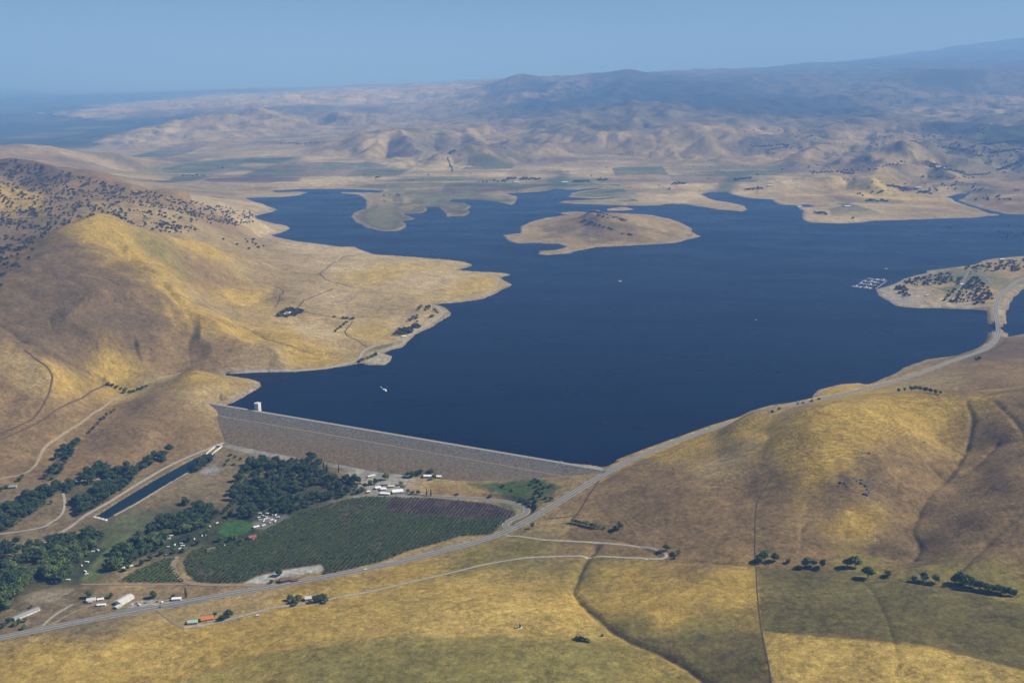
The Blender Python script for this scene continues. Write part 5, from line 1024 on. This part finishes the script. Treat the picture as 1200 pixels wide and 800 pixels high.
# undergrowth between the trees
UG = []
for poly, n, lab, grp in GROVES: UG += scatter(poly, int(n*1.2), 3.2, gaps=.27)
mass('undergrowth', 'bush', [(x, y, RNG.uniform(.6,1.5)) for x, y in UG], 1.0, 'low green undergrowth between the trees of the riverside woods', 'undergrowth')
def singles(key, spots, s, label, group=None):
    for q in spots:
        p = hit(q[0], q[1]); plant(key, p[0], p[1], s*(q[2] if len(q) > 2 else RNG.uniform(.85,1.2)), label, group)
def one(key, u, v, s, label): p = hit(u, v); plant(key, p[0], p[1], s, label)
one('broad',105,700,1.0,'dark rounded tree behind the white house left of the roadside yard'); one('broad',130,700,.55,'small tree between the white house and the large barn')
one('broad',180,700,.95,'rounded tree standing in the roadside yard behind the parked cars'); one('poplar',218,700,.85,'narrow upright tree at the right end of the long white office'); one('broad',203,700,.5,'small tree behind the long white office building')
one('broad',268,723,1.0,'taller tree at the right end of the orange roofed house'); one('broad',263,726,.75,'lower tree between the orange roofed house and the taller tree'); one('broad',252,722,.6,'small tree close behind the orange roofed house')
one('poplar',380,555,1.15,'tall dark pointed tree at the right end of the grove below the dam'); one('poplar',383,554,1.0,'second tall pointed tree, touching the one at the right end of the grove'); one('poplar',397,553,.75,'slim dark tree standing alone right of the grove below the dam')
one('broad',452,562,1.1,'round dark tree standing alone on the gravel behind the packing yard'); one('poplar',500,580,.7,'left one of two slim trees right of the packing yard'); one('poplar',505,581,.75,'right one of two slim trees right of the packing yard')
one('bush',535,580,1.3,'dark bush alone between the slim trees and the loop of the side road'); one('broad',624,618,.7,'dark tree at the edge of the highway near the side road junction'); one('bush',609,588,1.6,'dark bush outside the bend of the side road'); one('bush',574,583,1.7,'dark bush on the outer side of the side road loop')
one('broad',327,674,.9,'tree behind the dark reddish barn'); one('broad',318,683,.5,'small tree left of the dark reddish barn')
singles('broad', [(340,703,.8),(345,706,.7),(350,704,.9),(347,709,.6)], 1.0, 'dark tree on the left side of the white walled house by the farm road', 'trees left of the white walled house')
singles('broad', [(369,705,.8),(374,705,.9),(379,703,.85),(382,706,.6)], 1.0, 'dark tree on the right side of the white walled house by the farm road', 'trees right of the white walled house')
singles('broad', [(478,558,.8),(483,559,.9),(488,557,.8),(493,556,.9),(505,556,1.0),(508,561,.7)], 1.0, 'dark tree around the long white building near the toe of the dam', 'trees by the long white building')
singles('broad', [(440,567,.8),(434,568,.8),(428,571,.7),(472,573,.8),(478,577,.6),(483,579,.6),(490,579,.6),(470,568,.7),(425,576,.7)], 1.0, 'dark tree around the edge of the packing yard', 'trees of the packing yard')
singles('bush', [(626,563),(630,565),(634,568),(628,571),(632,574),(636,578),(630,578),(622,568),(638,572),(645,570),(640,584),(645,586),(625,584),(628,588),(617,590),(622,593),(633,582),(600,575),(590,570)], 1.7, 'green bush on the damp green slope under the right end of the dam', 'bushes on the green slope')
singles('broad', [(671,612,.55),(675,613,.6),(679,614,.6),(684,615,.6),(688,616,.6),(693,617,.6),(697,618,.6),(701,619,.45)], 1.0, 'bushy tree in the short hedge above the farm road bend', 'hedge above the farm road')
one('broad',722,621,.75,'rounded tree left of the pair right of the short hedge'); one('broad',727,619,.85,'taller rounded tree of the pair right of the short hedge'); one('bush',708,619,1.2,'low bush between the short hedge and the pair of trees')
one('broad',781,645,.85,'larger tree at the tip of the farm road hairpin'); one('broad',795,649,.65,'smaller tree right of the farm road hairpin'); one('bush',788,649,1.6,'bush between the two trees at the farm road hairpin'); one('bush',790,654,1.2,'low bush just below the farm road hairpin')
for key, u, v, s, lab in [('broad',889,658,1.0,'left tree of the first clump in the creek line right of the fence corner'),('broad',896,656,1.25,'middle taller tree of the first clump in the creek line'),('broad',908,657,1.0,'right tree of the first clump in the creek line'),('bush',924,659,1.8,'low bush right of the first clump in the creek line'),
   ('broad',944,664,1.2,'taller left tree of the second clump in the creek line'),('broad',953,663,.85,'middle tree of the second clump in the creek line'),('broad',964,664,.85,'right tree of the second clump in the creek line'),('broad',993,664,1.1,'left tree of the pair in the middle of the creek line'),('broad',1002,664,1.25,'right tree of the pair in the middle of the creek line'),
   ('broad',1017,677,1.3,'round dark tree standing in front of the creek line alone'),('bush',1041,674,2.3,'small upright bush alone in the creek line'),('broad',1071,681,.8,'slim upright tree starting the last group but one in the creek line'),('broad',1082,680,1.0,'middle tree of the last group but one in the creek line'),('broad',1096,682,.85,'right tree of the last group but one in the creek line')]: one(key, u, v, s, lab)
singles('broad', [(1119,683,1.1),(1125,683,1.3),(1131,685,1.2),(1136,687,1.2),(1141,688,1.0),(1148,690,.95),(1155,692,.95),(1162,693,.95),(1169,695,.95),(1176,696,.9),(1183,698,.9),(1188,698,.8)], 1.0, 'dark tree in the long dense clump at the right end of the creek line', 'trees of the last creek clump')
singles('bush', [(676,749,1.6),(681,750,1.9),(686,751,1.6),(690,752,1.1),(706,745,1.0)], 1.0, 'dark green bush at the spring in the front field', 'bushes at the spring')
singles('broad', [(1053,459,.6),(1060,458,.55),(1068,457.5,.8),(1073,457.5,.9),(1078,458,.8),(1084,459,.8),(1090,460,.7),(1096,461,.7),(1102,462,.5),(1147,422,.8),(1144,423,.7)], 1.0, 'dark tree in the fold of the hills behind the right hillside crest', 'trees in the fold behind the crest')
singles('bush', [(935,473.5),(941,472.5),(951,470.5),(905,483),(913,480),(960,468)], 1.3, 'small dark bush beside the highway lay-by on the south shore', 'bushes by the lay-by')
singles('broad', [(115,497,.5),(118,494,.6),(122,491,.6),(125,488,.65),(130,485,.6),(134,481,.55),(105,507,.5),(110,502,.5)], 1.0, 'tree in the dark clump along the side creek below the knoll', 'clump on the side creek')
singles('bush', [(127,451),(132,452),(137,454),(142,456),(147,457),(153,460),(157,459),(162,457),(167,455),(172,453),(145,461)], 2.0, 'bush beside the dirt road pass left of the knoll', 'bushes at the pass')
singles('broad', [(26,560,.7),(24,563,.75),(8,572,.7),(3,575,.7),(60,590,.5),(35,600,.5)], 1.0, 'tree beside the dirt road at the left edge near the grey roofed house', 'trees by the grey roofed house')
singles('broad', [(30,728,.6),(10,730,.7),(18,733,.6),(5,735,.6),(37,712,.4),(28,737,.5),(22,731,.7)], 1.0, 'dark tree around the long low shed at the lower left edge', 'trees around the long shed')
singles('bush', [(270,534),(276,536),(283,538),(268,540),(264,545),(274,545),(297,537),(308,537)], 1.6, 'dark bush on the bare ground right of the outlet channel head', 'bushes at the channel head')
singles('broad', [(242,626),(258,634),(270,634),(276,632),(283,636),(222,634),(232,638),(216,646),(205,648),(190,650),(176,656),(166,662),(150,668),(184,645),(172,648)], .75, 'tree along the lane between the campers and the orchard tip', 'trees along the camper lane')
# lakeside: farm grove, picnic ground, beach, marina point (these trees show no parts at this distance)
def far(key, spots, s, label, group):
    for q in spots:
        p = hit(q[0], q[1])
        if float(p[2]) > .3: plant(key, p[0], p[1], s*(q[2] if len(q) > 2 else RNG.uniform(.8,1.25)), label, group)
far('oak', [(327,371),(329,369),(331,368),(333,366),(336,364.5),(339,364),(342,364),(345,365),(346,368),(343,369.5),(348,367),(350,365.5),(353,366.5),(331,371),(336,371.5),(347,370)], 1.25, 'dark tree of the grove around the white farmhouse on the grassy peninsula', 'trees of the farmhouse grove')
far('bush', [(392,372),(402,373.5),(406,373.5),(411,374.5),(406,378),(403,380.5),(399,384),(396,386),(393,389),(414,374)], 2.2, 'small dark tree in the angled row right of the farmhouse grove', 'trees of the angled row')
far('oak', [(463,393),(466,391),(469,389),(472,388),(475,388),(478,387.5),(481,387),(474,391),(479,391),(485,384),(488,383),(491,384),(469,393),(482,390)], 1.2, 'dark tree of the clump at the lakeside picnic ground', 'trees of the picnic clump')
far('bush', [(484,372),(487,373.5),(489,370),(493,359.5),(490,363),(500,361),(502,362),(503,359.5),(509,364),(511,365.5),(498,364),(505,372),(507,371),(489,377),(492,361),(513,367),(480,376)], 2.2, 'small dark tree scattered over the point beyond the picnic clump', 'trees of the picnic point')
far('bush', [(421,424.3),(424,422.5),(426,421.5),(431,420),(435,418.5),(440,416.5),(437,417.5)], 2.2, 'dark bush along the lane beside the pale beach', 'bushes by the pale beach')
far('oak', [(288,281),(290,284),(296,285),(300,287),(303,291),(309,289),(297,282),(292,292),(278,287),(262,281)], 1.0, 'dark oak alone on the grassy slope above the left bay', 'oaks above the left bay')
OAKS = []
def oak_zone(poly, n, lab, grp, gap=9):
    for x, y in scatter(poly, n, gap, 1, gaps=.36 if n > 150 else 0): OAKS.append((math.hypot(x, y), x, y, lab, grp))
oak_zone([(0,192),(20,188),(60,197),(100,209),(150,221),(200,230),(245,240),(292,248),(300,260),(280,265),(240,258),(200,247),(150,240),(100,232),(50,228),(0,222)], 640, 'dark oak on the wooded ridge at the upper left', 'oaks of the upper left ridge')
oak_zone([(0,222),(50,230),(100,234),(150,244),(200,250),(250,262),(225,268),(190,268),(160,266),(120,250),(80,262),(40,285),(0,310)], 420, 'dark oak on the slope between the wooded ridge and the bare summit', 'oaks below the wooded ridge')
oak_zone([(160,258),(190,262),(225,266),(232,272),(200,274),(180,270)], 45, 'dark oak in the dense band behind the bare summit', 'oaks behind the bare summit')
oak_zone([(0,290),(30,276),(50,278),(30,310),(0,345)], 22, 'dark oak on the shaded flank at the left edge', 'oaks on the left flank')
oak_zone([(255,253),(300,252),(288,260),(262,258)], 14, 'dark oak in the hollow beside the left bay', 'oaks in the hollow')
oak_zone([(1106,352),(1112,340),(1122,326),(1136,322),(1148,328),(1162,344),(1164,352),(1150,357),(1118,357),(1106,357)], 150, 'dark tree in the dense stand on the marina peninsula', 'trees of the marina stand', 7)
oak_zone([(1048,338),(1056,334),(1066,342),(1068,350),(1060,350)], 26, 'dark tree beside the marina at the tip of the peninsula', 'trees by the marina tip', 7)
oak_zone([(1058,330),(1075,326),(1095,323),(1110,320),(1120,328),(1104,334),(1085,335),(1064,335)], 85, 'dark tree on the lakeward slope of the marina peninsula', 'trees of the marina slope', 8)
oak_zone([(1128,313),(1150,311),(1175,306),(1200,304),(1200,318),(1160,319),(1130,320)], 90, 'dark tree on the back shore of the marina peninsula at right', 'trees of the back shore', 8)
OAKS.sort(); 
for r_, x, y, lab, grp in OAKS[:270]: plant('oak', x, y, RNG.uniform(.45,1.15), lab, grp)
mass('oak_woodland', 'oak', [(x, y, RNG.uniform(.45,1.1)) for _, x, y, _, _ in OAKS[270:]], 1.0, 'scattered dark oak woodland over the far part of the upper left ridge', 'woodland')
# flooded brush at the right
far_w = [(1166,272),(1171,271),(1176,273),(1181,274),(1186,273),(1190,276),(1195,275),(1199,274),(1160,276),(1155,276),(1168,277),(1174,278),(1180,278),(1188,279),(1194,264),(1198,266),(1182,265),(1178,263),(1115,266),(1112,267),(1103,283),(1064,265),(1079,276)]
for u, v in far_w:
    x, y, _ = P(u, v); plant('bush', x, y, RNG.uniform(1.4,2.6), 'dark bush standing in the flooded shallows at the far right of the lake', 'flooded bushes', -.9)
# far trees: rows and clumps across the lake
FT = []
def row(a, b, n, jit=1.0):
    for k in range(n): t = (k+RNG.uniform(-.3,.3))/max(1,n-1); p = hit(a[0]+(b[0]-a[0])*t+RNG.uniform(-jit,jit), a[1]+(b[1]-a[1])*t+RNG.uniform(-.9,.9)*jit); FT.append((p[0], p[1], RNG.uniform(.8,1.5)))
for a, b, n in [((609,210.2),(632,210),34),((594,209.5),(604,209.8),14),((672,213.3),(690,212.6),20),((700,211),(712,211),12),((788,216),(803,215),20),((785,222.5),(787,221),4),((860,211.5),(880,209),16),((950,203),(1010,200),30),((985,203),(1000,204),14),((873,222.5),(893,221.5),18),((1015,236),(1040,236),22),((955,250),(968,251),12),((1000,256),(1010,258),5),
   ((1040,218),(1062,222),26),((1055,224),(1075,222),20),((1075,226),(1092,227),16),((1090,196),(1130,203),40),((1085,190),(1110,197),20),((1080,208),(1140,209),16),((1130,206),(1160,204),16),((1085,231),(1105,233),12),((1170,200),(1199,188),40),((1160,180),(1199,175),40),((1150,170),(1199,165),40),((1100,172),(1130,176),20),((880,172),(925,170),40),((900,176),(925,172),20),((720,182),(740,180),8),
   ((525,185),(530,200),16),((527,180),(533,176),12),((450,231),(452,246),10),((455,257),(458,260),5),((466,230),(468,229),3),((240,197),(262,198),14),((212,207),(240,206),16),((345,169),(352,170),6),((328,169),(372,168),30),((445,207),(440,209),6),((590,213),(596,211),8),((1020,200),(1060,190),10),((560,213),(600,213),8)]: row(a, b, n)
for k in range(1500):
    u = RNG.uniform(880,1200); v = RNG.uniform(150,235)
    if RNG.random() > ((u-820)/400)*.8: continue
    p = hit(u, v)
    if p[2] > 12 and fbm(np.array([p[0]]), np.array([p[1]]), 900, 3)[0] > .02: FT.append((p[0], p[1], RNG.uniform(.7,1.5)))
for k in range(120):
    u = RNG.uniform(400,900); v = RNG.uniform(165,240); p = hit(u, v)
    if p[2] > 3: FT.append((p[0], p[1], RNG.uniform(.5,1.0)))
FT = [f for f in FT if float(ground(f[0], f[1])) > 2]
mass('distant_trees', 'oak', FT, 1.0, 'distant dark trees in rows and specks on the plain and hills across the lake', 'trees')
# orchard
def orchard(poly, hole, sp_row, sp_tree, az):
    W = np.array([hit(u, v)[:2] for u, v in poly]); c = W.mean(0); d = np.array([math.sin(az), math.cos(az)]); n = np.array([d[1], -d[0]]); g = []
    R = np.hypot(*(W-c).T).max(); A_ = np.arange(-R, R, sp_row); B_ = np.arange(-R, R, sp_tree); aa, bb = np.meshgrid(A_, B_); X = (c[0]+n[0]*aa+d[0]*bb).ravel()+RNG.normal(0,.35,aa.size); Y = (c[1]+n[1]*aa+d[1]*bb).ravel()+RNG.normal(0,.35,aa.size)
    k = poly_sdf(W, X, Y) < -3
    if hole is not None: k &= poly_sdf(np.array([hit(u, v)[:2] for u, v in hole]), X, Y) > 0
    dens = fbm(X, Y, 70, 3); k &= (RNG.random(X.size) < np.where(dens > .30, .40, .955)); return X[k], Y[k]
AZ = math.radians(17)
ox, oy = orchard(ORCH, PLOW, 7.4, 5.0, AZ); px_, py_ = orchard(ORCH2, None, 7.4, 5.0, AZ); yx, yy = orchard(PLOW, None, 7.2, 5.6, AZ)
ALLO = sorted([(math.hypot(x, y), x, y, 0) for x, y in zip(ox, oy)]+[(math.hypot(x, y), x, y, 1) for x, y in zip(px_, py_)])
for r_, x, y, w in ALLO[:285]:
    plant('citrus', x, y, RNG.uniform(.8,1.1), 'round green orchard tree in the main orchard, in its nearest rows by the highway' if w == 0 else 'round green orchard tree in the small side orchard left of the dirt loop', 'nearest trees of the main orchard' if w == 0 else 'trees of the side orchard')
mass('orchard_trees', 'citrus', [(x, y, RNG.uniform(.8,1.1)) for _, x, y, _ in ALLO[285:]], 1.0, 'rows of round green orchard trees filling the orchard below the dam', 'orchard')
YS = sorted([(math.hypot(x, y), x, y) for x, y in zip(yx, yy)])
for r_, x, y in YS[:280]: plant('bare', x, y, RNG.uniform(.8,1.15), 'young sparse tree on the dark ploughed strip at the upper edge of the orchard', 'young trees on the ploughed strip')
mass('young_orchard_trees', 'bare', [(x, y, RNG.uniform(.8,1.15)) for _, x, y in YS[280:]], 1.0, 'rows of young sparse trees on the rear part of the dark ploughed strip', 'orchard')
print('counts', len(BT), len(OAKS), len(ALLO), len(YS), len(FT), nb)
